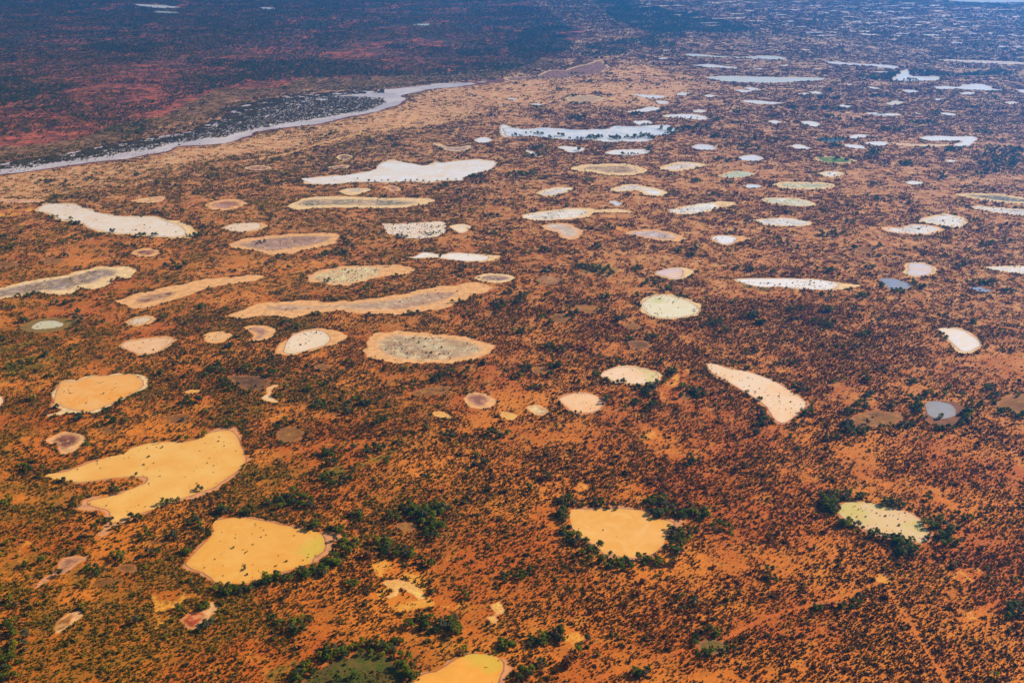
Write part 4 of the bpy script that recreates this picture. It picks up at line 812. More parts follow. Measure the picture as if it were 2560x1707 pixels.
# ------------------------------------------------------------------ instancing for uncountable cover
def instancer(name, pts, meshes, scale, scz, tint, label, cat, seed=0, z=0.0):
    rg = np.random.default_rng(seed + 5); n = len(pts)
    coll = bpy.data.collections.new(name + '_kinds')
    for k_, mm in enumerate(meshes):
        coll.objects.link(bpy.data.objects.new('%s_kind_%d' % (name, k_), mm))
    me = bpy.data.meshes.new(name)
    me.vertices.add(n)
    co = np.zeros((n, 3), np.float32); co[:, :2] = pts; co[:, 2] = z
    me.vertices.foreach_set('co', co.ravel())
    a = me.attributes.new('pick', 'INT', 'POINT'); a.data.foreach_set('value', rg.integers(0, len(meshes), n).astype(np.int32))
    a = me.attributes.new('rot', 'FLOAT_VECTOR', 'POINT'); rv = np.zeros((n, 3), np.float32); rv[:, 2] = rg.uniform(0, 6.283, n); a.data.foreach_set('vector', rv.ravel())
    a = me.attributes.new('scl', 'FLOAT_VECTOR', 'POINT'); sv = np.stack([scale, scale * rg.uniform(.75, 1.25, n), scale * scz], -1).astype(np.float32); a.data.foreach_set('vector', sv.ravel())
    attr(me, 'tint', tint)
    o = bpy.data.objects.new(name, me); link(o)
    g = bpy.data.node_groups.new(name, 'GeometryNodeTree')
    g.interface.new_socket('Geometry', in_out='INPUT', socket_type='NodeSocketGeometry')
    g.interface.new_socket('Geometry', in_out='OUTPUT', socket_type='NodeSocketGeometry')
    N = g.nodes; gi = N.new('NodeGroupInput'); gout = N.new('NodeGroupOutput')
    ci = N.new('GeometryNodeCollectionInfo'); ci.inputs['Collection'].default_value = coll
    ci.inputs['Separate Children'].default_value = True; ci.inputs['Reset Children'].default_value = True
    iop = N.new('GeometryNodeInstanceOnPoints'); iop.inputs['Pick Instance'].default_value = True
    def na_(nm, dt):
        q = N.new('GeometryNodeInputNamedAttribute'); q.data_type = dt; q.inputs['Name'].default_value = nm; return q.outputs[0]
    L = g.links.new
    L(gi.outputs[0], iop.inputs['Points']); L(ci.outputs[0], iop.inputs['Instance'])
    L(na_('pick', 'INT'), iop.inputs['Instance Index']); L(na_('rot', 'FLOAT_VECTOR'), iop.inputs['Rotation']); L(na_('scl', 'FLOAT_VECTOR'), iop.inputs['Scale'])
    L(iop.outputs[0], gout.inputs[0])
    md = o.modifiers.new('scatter', 'NODES'); md.node_group = g
    tag(o, label, cat, kind='stuff')
    return o

def in_water(P, grow=0):
    r = np.zeros(len(P), bool)
    for q in WATER: r |= pip(P, q)
    return r
def polar(n, r0, r1, p, amax=34):
    'random ground points with density per square metre ~ r^-p'
    u = RNG.random(n); e = 2 - p
    r = (r0 ** e + u * (r1 ** e - r0 ** e)) ** (1 / e)
    a = np.radians(RNG.uniform(-amax, amax, n))
    return np.stack([np.sin(a) * r, np.cos(a) * r], -1)
NEAR_D, FAR_R = 1.30, 950.0
wdt = 2 * math.radians(34)
n1 = int(NEAR_D * wdt * (FAR_R ** 2 - 370 ** 2) / 2)
Pn = polar(n1, 370, FAR_R, 0.0)
n2 = int(0.24 * wdt * FAR_R * (4600 - FAR_R))
Pf = polar(n2, FAR_R, 4600, 1.0)
pts = np.vstack([Pn, Pf])
r = np.linalg.norm(pts, axis=1)
z = zones(pts)
dens = 0.62 + 1.5 * (noise(pts, 26, 61, 3) - 0.5) + 1.1 * (noise(pts, 6.0, 62, 2) - 0.5) + 0.8 * (noise(pts, 140, 63, 2) - 0.5) + 0.9 * (noise(pts * np.array([.5, 1.0]), 55, 64, 3) - 0.5)
dens = np.clip(dens + 0.22 * z['olive'] + 0.12 * z['far'], 0.07, 1)
big = np.clip((noise(pts, 120, 91) - 0.5) * 6, 0, 1)
dens *= 1 - 0.85 * z['sand']; dens *= 1 - 0.1 * z['far']
dens = np.where(z['bare'] > 0, dens * 0.12, dens); dens = np.where(z['path'] > 0.15, dens * 0.12, dens)
dens = np.where(z['sandpath'] > 0.4, 0.0, dens); dens = np.where(z['mud'] > 0, dens * 0.12, dens); dens = np.where(z['grass'] > 0, dens * 0.5, dens)
dens = np.where(z['red'] > 0, dens * np.clip(0.35 + (noise(pts, 200, 66, 3) - 0.40) * 3.5, 0.25, 1.0), dens); dens = np.where(z['scrub'] > 0, dens * 0.8, dens)
keep = RNG.random(len(pts)) < dens
pts, r = pts[keep], r[keep]; z = {k_: v[keep] for k_, v in z.items()}
keep = ~in_water(pts); pts, r = pts[keep], r[keep]; z = {k_: v[keep] for k_, v in z.items()}
n = len(pts)
sc = RNG.lognormal(0, 0.42, n) * np.where(r < FAR_R, 0.70, 0.66) * np.maximum(1, (r / FAR_R) ** 0.48)
sc *= np.where(RNG.random(n) < 0.05, 1.9, 1.0)
tint = 0.26 + 0.30 * (noise(pts, 30, 71) - .5) * 2 + RNG.normal(0, .24, n) + 0.5 * z['olive'] + 0.35 * z['scrub'] + 0.30 * np.clip(-pts[:, 0] / 250, -0.6, 1) + 0.5 * z['grass'] + .15 * z['sand']
print('shrubs', n)
nr_ = r < FAR_R; tint = np.clip(tint, 0, 1)
instancer('shrubs', pts[~nr_], PATCH, sc[~nr_], 1.0, tint[~nr_], 'low grey-brown and maroon scrub covering the plain from the middle distance to the blue far edge', 'shrubs', 9)
instancer('shrubs', pts[nr_], SHRUBS, sc[nr_], 1.1, tint[nr_], 'low grey-brown, maroon and olive bushes dotted thickly over the near half of the red plain', 'shrubs', 1)

# denser bushes that hug the margins of the pans
E = []; ES = []; ET = []
for p in PANS:
    Wp = p['W']; seg = np.linalg.norm(np.roll(Wp, -1, 0) - Wp, axis=1); per = seg.sum()
    dfac = np.clip(p['dist'] / 800, 1, 4)
    n = int(min(per * 2.3 / dfac, 2200)); k_ = RNG.integers(0, len(Wp), n); tt = RNG.random(n)
    nx_ = np.roll(Wp, -1, 0); Q = Wp[k_] + (nx_[k_] - Wp[k_]) * tt[:, None]
    Q = Q + RNG.normal(0, 1, (n, 2)) * (2.2 + 0.02 * math.sqrt(per) * 6) * RNG.random(n)[:, None] * 1.6
    Q = Q[noise(Q, 14, 88) > 0.42]
    E.append(Q); ES.append(RNG.lognormal(0.1, .35, len(Q)) * math.sqrt(dfac)); ET.append(np.clip(RNG.normal(.62, .25, len(Q)), 0, 1))
# dark bushes on the far river bank
up = T(1, 0, [(2350,705),(2000,740),(1700,755),(1480,778),(1180,805),(900,815),(500,848),(150,895),(0,925)]) + T(0, 0, [(2240,945),(2090,975),(2020,1065),(1850,1120),(1720,1185),(1500,1220),(1250,1265),(900,1325),(640,1375),(300,1435),(0,1470),(-200,1490)])
upW = ground(*np.array(up).T)
for a_, b_ in zip(upW[:-1], upW[1:]):
    L_ = np.linalg.norm(b_ - a_); n = int(L_ * 0.55)
    Q = a_ + (b_ - a_) * RNG.random(n)[:, None] + RNG.normal(0, 1, (n, 2)) * 7; Q[:, 1] += 8
    E.append(Q); ES.append(RNG.lognormal(0.85, .3, n)); ET.append(np.full(n, .55))
E = np.vstack(E); ES = np.concatenate(ES); ET = np.concatenate(ET)
keep = ~in_water(E); keep &= np.linalg.norm(E, axis=1) > 330
instancer('shore_shrubs', E[keep], SHRUBS, ES[keep], 1.1, ET[keep], 'olive and dark bushes crowding the margins of the ponds and the river', 'shrubs', 2)

# tussocks standing in pans, river reeds
Q = np.vstack(TUFTS); rq = np.linalg.norm(Q, axis=1)
instancer('tussocks', Q, SHRUBS[:4], RNG.lognormal(0, .4, len(Q)) * 0.72 * np.maximum(1, (rq / 700) ** 0.45), 0.8, np.clip(RNG.normal(.45, .15, len(Q)), 0, 1), 'small dark tussocks standing in the ponds and clay pans', 'grass tussocks', 3, 0.06)
mn, mx = reedsW.min(0), reedsW.max(0)
Q = RNG.uniform(mn, mx, (int(np.prod(mx - mn) * 0.20), 2)); Q = Q[pip(warp(Q, 25, 20, 4), reedsW)]
rp = pixel(Q); edge = dist_poly(Q, reedsW)
kp = (noise(Q, 9, 44) > 0.28) & (noise(Q, 60, 45) > 0.18) & (RNG.random(len(Q)) < np.clip(.45 + edge / 40, 0, 1))
Q = Q[kp]
R2_ = RNG.uniform(riverW.min(0), riverW.max(0), (400000, 2)); R2_ = R2_[pip(R2_, riverO)]; R2_ = R2_[seg_dist(R2_, upW[::-1]) < 60]
R2_ = R2_[pixel(R2_)[:, 0] < 960]; R2_ = R2_[noise(R2_, 12, 46) > 0.50]; Q = np.vstack([Q, R2_]); print('reeds', len(Q))
instancer('reeds', Q, SHRUBS, RNG.lognormal(0, .3, len(Q)) * 2.1, 0.7, np.clip(RNG.normal(.42, .12, len(Q)), 0, 1), 'dark reed and rush bed filling the middle of the river', 'reeds', 4, 0.05)
mn, mx = riverW.min(0), riverW.max(0)
Q = RNG.uniform(mn, mx, (int(np.prod(mx - mn) * 0.012), 2)); Q = Q[pip(Q, riverO)]
pq = pixel(Q); Q = Q[(pq[:, 0] < 420) | (RNG.random(len(Q)) < .12)]
instancer('river_tussocks', Q, SHRUBS, RNG.lognormal(0, .4, len(Q)) * 1.5, 0.7, np.full(len(Q), .35), 'scattered dark tussocks in the open shallows of the river', 'grass tussocks', 5, 0.05)

# ------------------------------------------------------------------ trees
# clumps traced in the photograph: tile, centre, half-width, half-height, count, leaf kind (0 green 1 olive 2 grey 3 blackish), size
CL = []
def C(c, r, rows):
    for q in rows:
        x, y, rx, ry, n = q[:5]; kind = q[5] if len(q) > 5 else 0; s = q[6] if len(q) > 6 else 1.0
        CL.append((T(c, r, [(x, y)])[0], rx * K, ry * K, n, kind, s))
C(0,3,[(100,850,70,60,4),(60,1060,90,40,4,3),(140,1010,40,25,1,1),(150,1280,90,180,8,1),(60,1340,80,50,4,3),(60,1500,110,60,6,0),(850,530,130,50,7,0),(1080,440,90,40,4,0),(740,370,50,15,2,3),(1320,220,90,35,4,3),(1600,230,40,25,2,2),(1700,370,50,30,3,0),(1800,100,70,60,5,1),(1900,200,40,60,3,1),(1860,860,60,35,3,0),(1680,890,50,25,2,3),(1900,1040,60,30,3,2),(1230,1000,30,15,1,2),(2060,720,110,50,7,0),(2230,720,90,40,6,0),(370,450,40,20,2,3),(560,560,60,20,2,0),(250,510,40,20,1,2),(900,140,40,60,3,0),(1050,110,90,50,5,0),(1250,60,80,25,3,1),(2060,0,120,30,6,0),(2250,10,90,25,5,3),(1400,380,50,15,2,3),(240,1170,40,20,1,2),(1800,1100,20,20,1,3),(880,100,30,30,1,1)])
C(1,3,[(1620,90,110,120,14,0,1.25),(1480,10,130,40,8,0,1.1),(1250,60,70,50,4,3,1.1),(1600,230,80,30,4,0),(1150,290,90,50,6,0,1.1),(1250,360,120,50,8,3),(1380,390,80,50,5,0),(730,470,90,50,7,0,1.1),(600,540,90,40,6,0),(450,570,120,40,7,0),(260,600,100,30,5,0),(190,580,20,15,1,0,1.2),(80,640,60,30,4,0),(870,670,60,45,4,0,.9),(180,1010,80,40,4,3),(430,1010,90,50,6,0),(380,1080,90,40,4,3),(1520,980,90,30,5,0),(1780,1050,90,90,9,0,1.1),(1600,1080,90,50,5,3),(1420,1050,40,30,2,0),(720,1300,140,60,8,0),(1000,1230,200,40,9,1),(1250,1230,100,50,6,0),(450,1450,90,60,6,0),(380,1530,60,40,4,3),(1370,1390,90,90,9,0,1.1),(1350,1480,60,60,5,0),(1060,1320,110,30,4,0),(2280,1230,60,60,5,0,1.1),(1930,1290,50,25,2,0),(900,60,80,50,5,0,.95),(760,170,70,40,5,3),(500,130,80,30,4,0),(840,270,110,50,6,1),(860,340,80,60,4,1),(1560,480,90,30,4,3),(1900,770,25,15,1,3),(1530,40,60,60,3,0,1.2),(620,1330,60,40,3,1),(2280,600,60,40,4,3),(1830,1100,60,30,2,3),(1460,1510,60,30,3,0),(800,1540,120,30,4,0),(930,40,30,20,1,0)])
C(2,3,[(470,80,40,60,5,0),(500,200,60,50,6,0,1.1),(560,240,60,50,4,0),(450,10,50,40,4,0),(690,310,40,25,2,0),(780,340,50,25,2,0,1.1),(720,400,90,50,6,1),(900,460,80,50,6,0,1.05),(900,400,15,15,1,0),(1060,450,30,35,2,0),(990,500,110,50,8,0),(1200,450,60,40,4,0),(1290,460,80,40,5,1),(1430,470,80,30,4,0),(1470,180,40,40,4,1),(1560,260,80,80,9,1),(1500,340,70,60,6,0),(1600,180,90,60,5,1),(1350,20,90,25,6,0),(1530,20,110,35,9,1),(1720,30,90,60,8,0,1.1),(1900,140,70,60,6,0,1.15),(1980,180,50,40,3,1),(1660,840,35,40,2,2,1.2),(1570,900,50,20,2,3),(1550,800,40,40,2,2),(60,590,60,35,5,3),(170,550,20,12,1,3),(270,1170,110,55,8,0),(440,1150,50,50,4,2,1.1),(200,1200,60,40,3,0),(250,1400,60,40,3,2),(120,1490,80,50,6,0),(1690,1190,50,40,4,0,.9),(1840,1110,90,30,6,0,.9),(1900,1270,150,40,7,0,.9),(1750,1310,60,25,3,3,.9),(600,1300,15,15,1,2,.9),(1170,1500,60,50,4,0,.9),(940,200,1,1,0),(1240,1480,40,15,1,3,.9),(1350,600,60,40,3,0,.8),(700,1200,50,30,2,0,.8)])
C(3,3,[(600,-30,50,50,5,0),(560,-80,50,60,5,0,1.1),(720,110,50,40,4,0,1.1),(820,140,60,30,4,1),(960,210,40,35,4,0,1.1),(1070,250,60,20,4,1),(1240,300,90,60,9,0,1.2),(1300,380,70,60,6,0,1.2),(1210,340,40,50,3,3),(1160,260,60,20,3,1),(1560,120,60,60,6,0),(1470,240,50,40,4,1),(1700,160,60,30,4,0),(1470,90,60,30,3,1),(1680,290,90,35,7,1),(1620,230,80,30,4,0),(2290,910,70,70,7,0,1.2),(2220,930,40,50,3,3),(2340,800,40,60,3,0),(760,870,110,30,6,2,.8),(850,810,90,30,4,2,.8),(670,880,40,20,3,3,.8),(440,880,60,15,3,3,.8),(2240,640,60,30,3,2,.8),(30,620,70,30,4,3,.8),(2060,1530,50,30,2,0,.9),(30,540,50,15,2,3,.8),(1740,50,60,30,3,2,.9),(1850,60,80,25,3,2,.9)])
C(3,2,[(560,1450,60,50,6,0,1.1),(600,1540,60,60,6,0),(700,1430,90,30,6,0),(850,1440,60,15,3,0),(1080,1490,60,25,4,0),(1200,1500,60,35,5,1),(1470,1420,40,40,3,0),(840,820,120,30,10,0),(740,760,50,40,4,1),(750,650,60,25,4,0),(870,600,90,30,6,0),(930,500,80,30,4,0),(1130,590,60,30,5,0,1.1),(1260,770,60,30,5,0),(1200,790,40,20,2,0),(1060,800,40,15,2,1),(880,760,20,15,1,0),(1120,770,15,15,1,0),(1380,620,50,50,7,0,1.1),(1360,530,60,35,5,0,1.1),(1490,490,70,30,6,0),(1560,480,30,20,2,0),(1340,600,40,40,3,3),(1710,500,90,30,5,0,.9),(1660,440,40,20,2,0),(1580,710,35,15,2,0),(1620,800,90,30,7,0),(1820,700,60,60,8,0,1.1),(1780,760,50,30,3,0),(1900,570,70,30,5,0),(2080,530,60,50,6,0),(2030,430,70,20,5,0),(2180,660,110,30,8,0),(2300,690,60,25,4,0),(2290,490,50,20,3,0),(360,660,70,30,6,0,1.1),(320,440,70,25,4,0,.9),(240,410,40,20,2,1),(310,780,70,30,5,2,.9),(200,900,50,30,3,1,.8),(600,890,80,25,5,0,.9),(650,370,70,30,5,0),(1310,370,50,30,4,0),(890,310,60,30,4,2,.9),(920,370,40,15,2,3),(100,200,90,25,4,2,.8),(260,210,40,30,3,0,.8),(1430,710,30,20,2,0),(260,990,60,15,2,2,.8),(2340,1500,40,20,2,2),(1010,270,30,8,1,2,.8),(630,420,1,1,0)])
C(2,2,[(110,260,50,50,6,0,1.05),(90,310,40,30,3,3),(370,230,80,35,6,0),(330,320,70,20,3,1),(370,60,100,35,8,0,.95),(480,90,30,20,2,0,.9),(780,310,40,35,4,0,1.05),(850,370,50,15,3,0),(1000,380,60,10,3,0,.8),(1030,350,5,5,1,1,.8),(1280,410,60,25,5,0),(1160,430,40,15,3,0),(1370,370,50,20,3,0,.9),(1490,290,45,40,5,0),(1440,340,40,15,2,1),(940,190,50,20,3,1,.9),(1380,200,50,20,3,1,.9),(890,530,45,35,4,0,.9),(890,570,30,15,1,1),(1240,480,50,40,4,3,1.1),(1260,610,55,35,5,3,1.1),(1120,580,50,25,4,1),(1010,610,50,20,2,0,.8),(1720,480,70,35,8,0,1.1),(1590,430,50,25,4,0),(1560,520,30,25,2,1),(600,670,60,30,4,0,.9),(1640,1090,90,45,8,3,.9),(1640,1150,80,20,3,3,.8),(320,1240,40,20,3,3,.9),(430,800,60,20,3,2,.8),(480,1470,90,50,8,0),(600,1500,60,40,5,0),(790,1500,60,35,5,0),(940,1530,90,25,5,0,.9),(1250,1480,80,40,5,1),(1350,1450,60,30,5,0),(1440,1510,80,40,5,1),(2300,700,40,40,4,0),(2270,780,40,40,3,0),(2260,860,30,25,2,1),(2150,490,40,25,3,0),(1960,370,40,20,2,0,.8),(2260,550,40,30,3,0),(1780,270,20,40,3,1,.8),(1850,320,50,25,3,1,.8),(2220,100,90,30,5,3,.9),(1740,100,50,20,3,2,.8),(2040,200,25,12,2,0,.8),(2180,250,60,15,3,0,.8),(1210,880,10,20,1,0,.9),(2250,1100,60,20,3,2,.7),(920,770,60,12,2,2,.7),(180,1350,60,20,3,2,.7),(230,440,60,30,4,2,.8)])
C(1,2,[(330,1430,150,50,12,0,1.1),(250,1500,130,40,8,3),(450,1490,90,50,7,0),(120,1500,40,20,2,3),(1420,1540,90,25,6,0,1.1),(1650,1530,100,30,8,0,1.1),(730,1090,60,45,6,0,1.05),(650,1020,50,40,4,0),(760,990,50,30,3,0,.9),(620,1060,40,40,3,3),(1020,1030,40,60,6,0,1.05),(930,970,60,20,3,1,.9),(1130,980,50,30,4,0,1.1),(1320,950,45,22,3,3,1.1),(1230,980,30,12,1,3),(600,1270,60,25,4,0),(680,1230,50,15,2,1),(850,1260,90,40,7,0),(760,1310,70,15,4,3),(900,1170,50,25,3,3),(580,1180,50,20,2,1,.9),(920,560,60,30,6,0),(1020,570,50,25,4,2),(850,650,30,25,2,0),(810,620,40,20,2,3,.9),(620,590,60,25,4,0,1.05),(540,610,40,15,2,3),(1160,740,45,25,3,0),(1080,760,40,12,2,3),(1760,860,80,40,5,2),(1820,830,20,15,1,0),(2200,860,60,35,4,3,1.1),(2300,850,30,30,2,0),(1990,1130,35,25,2,1),(2110,1110,40,30,3,2,.9),(1920,1200,40,12,1,3),(1540,1260,60,20,3,2,.9),(1200,1120,35,20,2,2,1.1),(270,740,90,20,5,0),(180,790,30,25,2,1),(490,850,30,25,2,0,.8),(220,950,90,20,4,1,.8),(1430,400,30,30,3,0,1.1),(1370,440,35,20,2,3,1.1),(1640,350,50,25,4,0,1.1),(1560,390,50,15,3,3),(1710,450,15,25,1,0,1.1),(870,200,60,30,4,1,.9),(480,240,40,15,3,0,.8),(600,190,40,15,2,3,.8),(670,380,45,15,3,3),(590,400,40,15,2,3),(450,450,40,40,4,1,.8),(140,310,40,25,3,0,1.1),(30,280,40,15,2,0),(10,440,20,25,1,0),(200,500,50,12,2,3,.8),(2090,190,40,30,3,3,.9),(1700,290,40,30,3,3),(1850,300,60,25,3,2),(1930,260,50,25,3,2,.9),(1690,1330,1,1,0),(650,430,30,15,1,2,.8),(1840,960,60,10,2,1,.8),(2140,1290,1,1,0)])
C(0,2,[(1990,270,120,25,7,0,1.1),(1880,300,40,30,3,1),(2050,390,60,30,5,1),(2150,420,60,30,4,0),(2270,270,60,25,4,0),(2280,480,60,15,2,3),(250,190,180,30,7,0,.9),(150,250,90,25,5,0),(420,140,50,20,3,0),(330,90,60,15,2,3,.8),(1680,190,60,20,4,1,.9),(1570,170,60,15,2,1,.8),(1800,170,50,15,2,0,.8),(2150,50,100,20,4,3,.9),(2060,110,60,15,2,1,.8),(1040,730,40,25,3,0,1.1),(960,760,50,12,2,3),(1160,740,40,12,2,3,.9),(690,700,80,25,4,1,.9),(1780,560,60,25,4,0,1.1),(1700,590,50,20,3,3),(1900,640,50,20,2,0,1),(240,1190,60,35,4,0,1.1),(1240,1230,30,8,1,2),(620,1290,40,15,2,0,.9),(1080,1370,50,25,3,0,1),(1530,1490,60,20,3,2),(1650,1440,30,12,1,0,.9),(1600,1470,40,15,2,0,1),(1830,1370,60,20,3,1,.9),(100,1500,60,60,4,1,1.1),(700,1480,40,60,4,0),(1840,860,50,20,3,0,.9),(2060,770,90,15,4,0,.9),(2250,760,60,25,3,0,.9),(1690,900,60,10,2,3,.8),(530,600,30,12,2,0,.9),(1110,550,40,12,2,0,.9),(480,320,60,15,3,0,.8),(960,640,50,20,3,1,.8),(790,960,40,12,2,2,.9),(400,1170,40,10,1,3)])
N_NEAR = len(CL)
C(2,1,[(780,900,150,30,14,0),(640,890,60,20,5,0),(880,940,80,25,6,1),(310,730,80,20,7,0),(130,780,30,12,3,3),(320,930,70,20,6,0),(840,520,70,25,6,0,.9),(790,700,45,18,5,0),(870,810,30,10,2,2,.8),(1530,740,45,20,5,0),(1640,780,40,18,4,0),(1150,905,50,12,4,0),(1080,880,20,8,1,0),(1320,1030,90,25,7,1),(1220,1050,40,15,3,2),(830,1165,60,15,5,2),(340,1140,40,15,3,2),(110,1140,50,20,5,0),(40,1210,50,22,5,0),(20,1100,40,15,2,0),(560,1300,50,30,5,0),(290,1345,40,20,4,0),(370,1400,40,15,3,1),(560,1370,30,15,2,0),(800,1280,35,18,3,0),(1000,1370,50,20,4,3),(1850,1400,60,30,6,0,1.1),(1780,1420,40,20,2,3),(2200,1340,80,25,8,1,1.1),(2300,1400,50,20,5,0),(2060,905,25,12,3,0),(2200,910,60,15,4,2),(1280,1520,80,20,7,0),(1060,1550,40,12,3,0),(1450,1530,25,10,2,0,.9),(60,1490,50,30,5,3),(170,1490,30,15,2,3),(2020,565,60,18,4,0),(140,30,130,20,12,0,1.1),(720,90,90,20,6,2),(320,78,30,8,2,0),(1450,50,40,10,3,2),(1710,100,40,12,4,3),(1090,235,50,15,3,3),(1860,215,30,10,2,0),(1960,120,60,15,4,2),(400,300,40,6,2,3),(1170,820,1,1,0),(1130,1150,30,15,3,0),(1600,1150,70,15,4,2),(1260,1140,40,8,3,2),(1400,1090,60,10,4,2),(1780,1180,25,10,2,1),(1960,1460,25,10,2,3,.9),(1170,1240,25,10,2,1),(2100,700,1,1,0),(1700,710,60,15,4,2),(840,1000,1,1,0),(350,980,1,1,0)])
C(3,1,[(600,590,140,22,16,0,1.1),(740,480,55,18,6,0),(990,255,65,18,6,0,.9),(740,320,30,10,2,3),(1330,300,45,15,4,0),(130,680,90,20,6,0),(240,710,50,15,3,1),(110,630,50,10,2,3),(930,890,55,15,5,0),(500,925,100,20,6,2),(870,1150,100,14,9,0),(1200,1110,70,20,8,0,1.1),(1060,1050,20,30,3,0),(1410,1075,25,18,4,0,1.1),(1340,1030,50,15,3,2),(250,1270,90,22,7,0),(570,1285,60,18,5,0),(470,1400,90,35,8,0),(560,1430,60,20,4,0),(490,1480,40,15,2,0),(870,1510,70,20,6,2),(2010,675,60,16,6,0),(1760,890,50,18,4,1),(1950,1035,130,15,9,0,1.1),(2170,1115,100,18,8,3,1.1),(1930,1110,15,8,1,0),(1550,630,50,10,2,2),(1010,695,35,10,3,0),(800,710,35,12,4,0),(1240,740,25,10,2,1),(1990,20,110,25,8,3,1.1),(1000,130,60,10,4,2),(1200,1540,1,1,0),(1590,1510,30,20,3,1),(1640,1540,30,15,2,0),(1880,1410,40,20,4,0),(2200,650,60,12,4,2),(540,1150,60,12,3,2),(1830,740,30,8,2,2),(20,940,25,12,2,0),(520,640,1,1,0),(1620,1350,60,20,3,2,.9),(2060,1430,60,20,4,2,.9),(1680,75,140,12,8,1),(200,390,50,8,3,2),(560,380,70,10,3,2)])
C(0,1,[(1600,880,110,35,11,0,1.1),(600,660,90,25,7,0),(740,630,90,20,6,0),(80,710,90,20,7,3),(30,610,50,12,3,0),(1120,690,100,22,8,0),(500,440,45,18,6,0),(690,490,55,8,4,0),(650,450,12,8,1,0),(1040,565,25,10,3,0),(560,465,20,8,1,0),(1800,600,90,12,8,3),(1860,540,40,25,5,2),(1460,400,90,10,6,0),(1330,600,120,8,6,0),(720,1340,50,60,7,0),(620,1240,60,25,5,3),(490,1220,40,20,3,1),(220,1150,110,16,9,0,.9),(310,1130,30,10,2,0),(80,1270,80,22,6,0),(230,1380,60,12,4,0),(1960,50,50,25,5,0,1.1),(1820,215,70,10,5,0),(880,270,70,20,5,0),(550,260,70,15,4,2),(60,340,60,10,4,0),(410,300,30,8,2,0),(730,1090,30,15,2,0),(1080,1010,60,15,3,0),(1440,1030,35,10,2,2),(600,790,40,8,3,3),(1050,860,50,10,3,3),(720,900,40,10,3,3),(380,110,40,8,3,2),(600,110,30,8,2,3),(800,70,40,10,3,2),(1280,45,40,6,3,2),(1480,370,40,8,2,0),(920,1400,30,12,2,0),(1480,1370,30,20,2,1),(1230,1120,40,8,3,0),(720,570,60,15,3,0),(1420,120,90,12,4,3),(1620,150,70,12,4,3),(1680,370,40,8,3,3),(20,1550,40,15,3,0),(1860,1250,50,20,3,2),(1900,1350,1,1,0)])
C(1,1,[(700,760,130,18,12,0),(860,685,60,15,7,0),(590,790,60,12,4,0),(840,640,60,20,5,2),(1010,1090,60,18,5,0),(700,1110,40,12,2,3),(2250,1230,80,25,8,0,1.1),(2300,1130,50,18,5,0),(2240,1270,50,15,3,1),(1930,890,60,14,4,0),(1890,920,25,12,2,1),(2130,425,100,14,8,3),(2210,290,45,14,4,0),(2100,280,30,10,2,0),(1900,250,40,12,4,0),(1740,155,70,12,5,0),(1860,190,50,10,3,0),(230,800,80,15,5,0),(1350,605,60,12,6,0),(1600,580,60,8,4,0),(110,110,60,14,5,0),(210,115,30,8,2,0),(320,65,20,8,1,3),(1680,800,15,6,1,0),(2050,50,80,14,6,0),(1230,880,30,8,1,2),(700,890,60,10,4,0),(300,900,40,12,2,1),(530,1320,70,10,4,0),(1440,1320,70,10,5,0),(270,1400,40,12,3,2),(2170,580,40,10,3,3),(2280,760,40,10,3,0),(1950,1330,50,15,3,2),(30,1390,20,8,1,1),(370,1440,50,10,3,0),(1570,730,60,8,3,0),(1850,1210,60,10,3,0),(620,1020,60,10,3,3),(1420,980,50,15,3,0),(980,120,1,1,0),(60,660,40,8,3,0),(2330,40,50,20,4,0),(310,530,30,15,2,0)])
for xx, hh in [(930,70),(1090,90),(1160,85),(1210,85),(1370,90),(1430,85),(1480,85),(1530,90),(1590,95),(1660,90),(1710,85),(1760,80),(1840,70),(870,95),(1030,90),(1290,95),(2100,10),(1980,40),(2020,60),(2060,60)]:
    C(1, 1, [(xx, hh + 10, 6, 2, 1, 1, .95)])
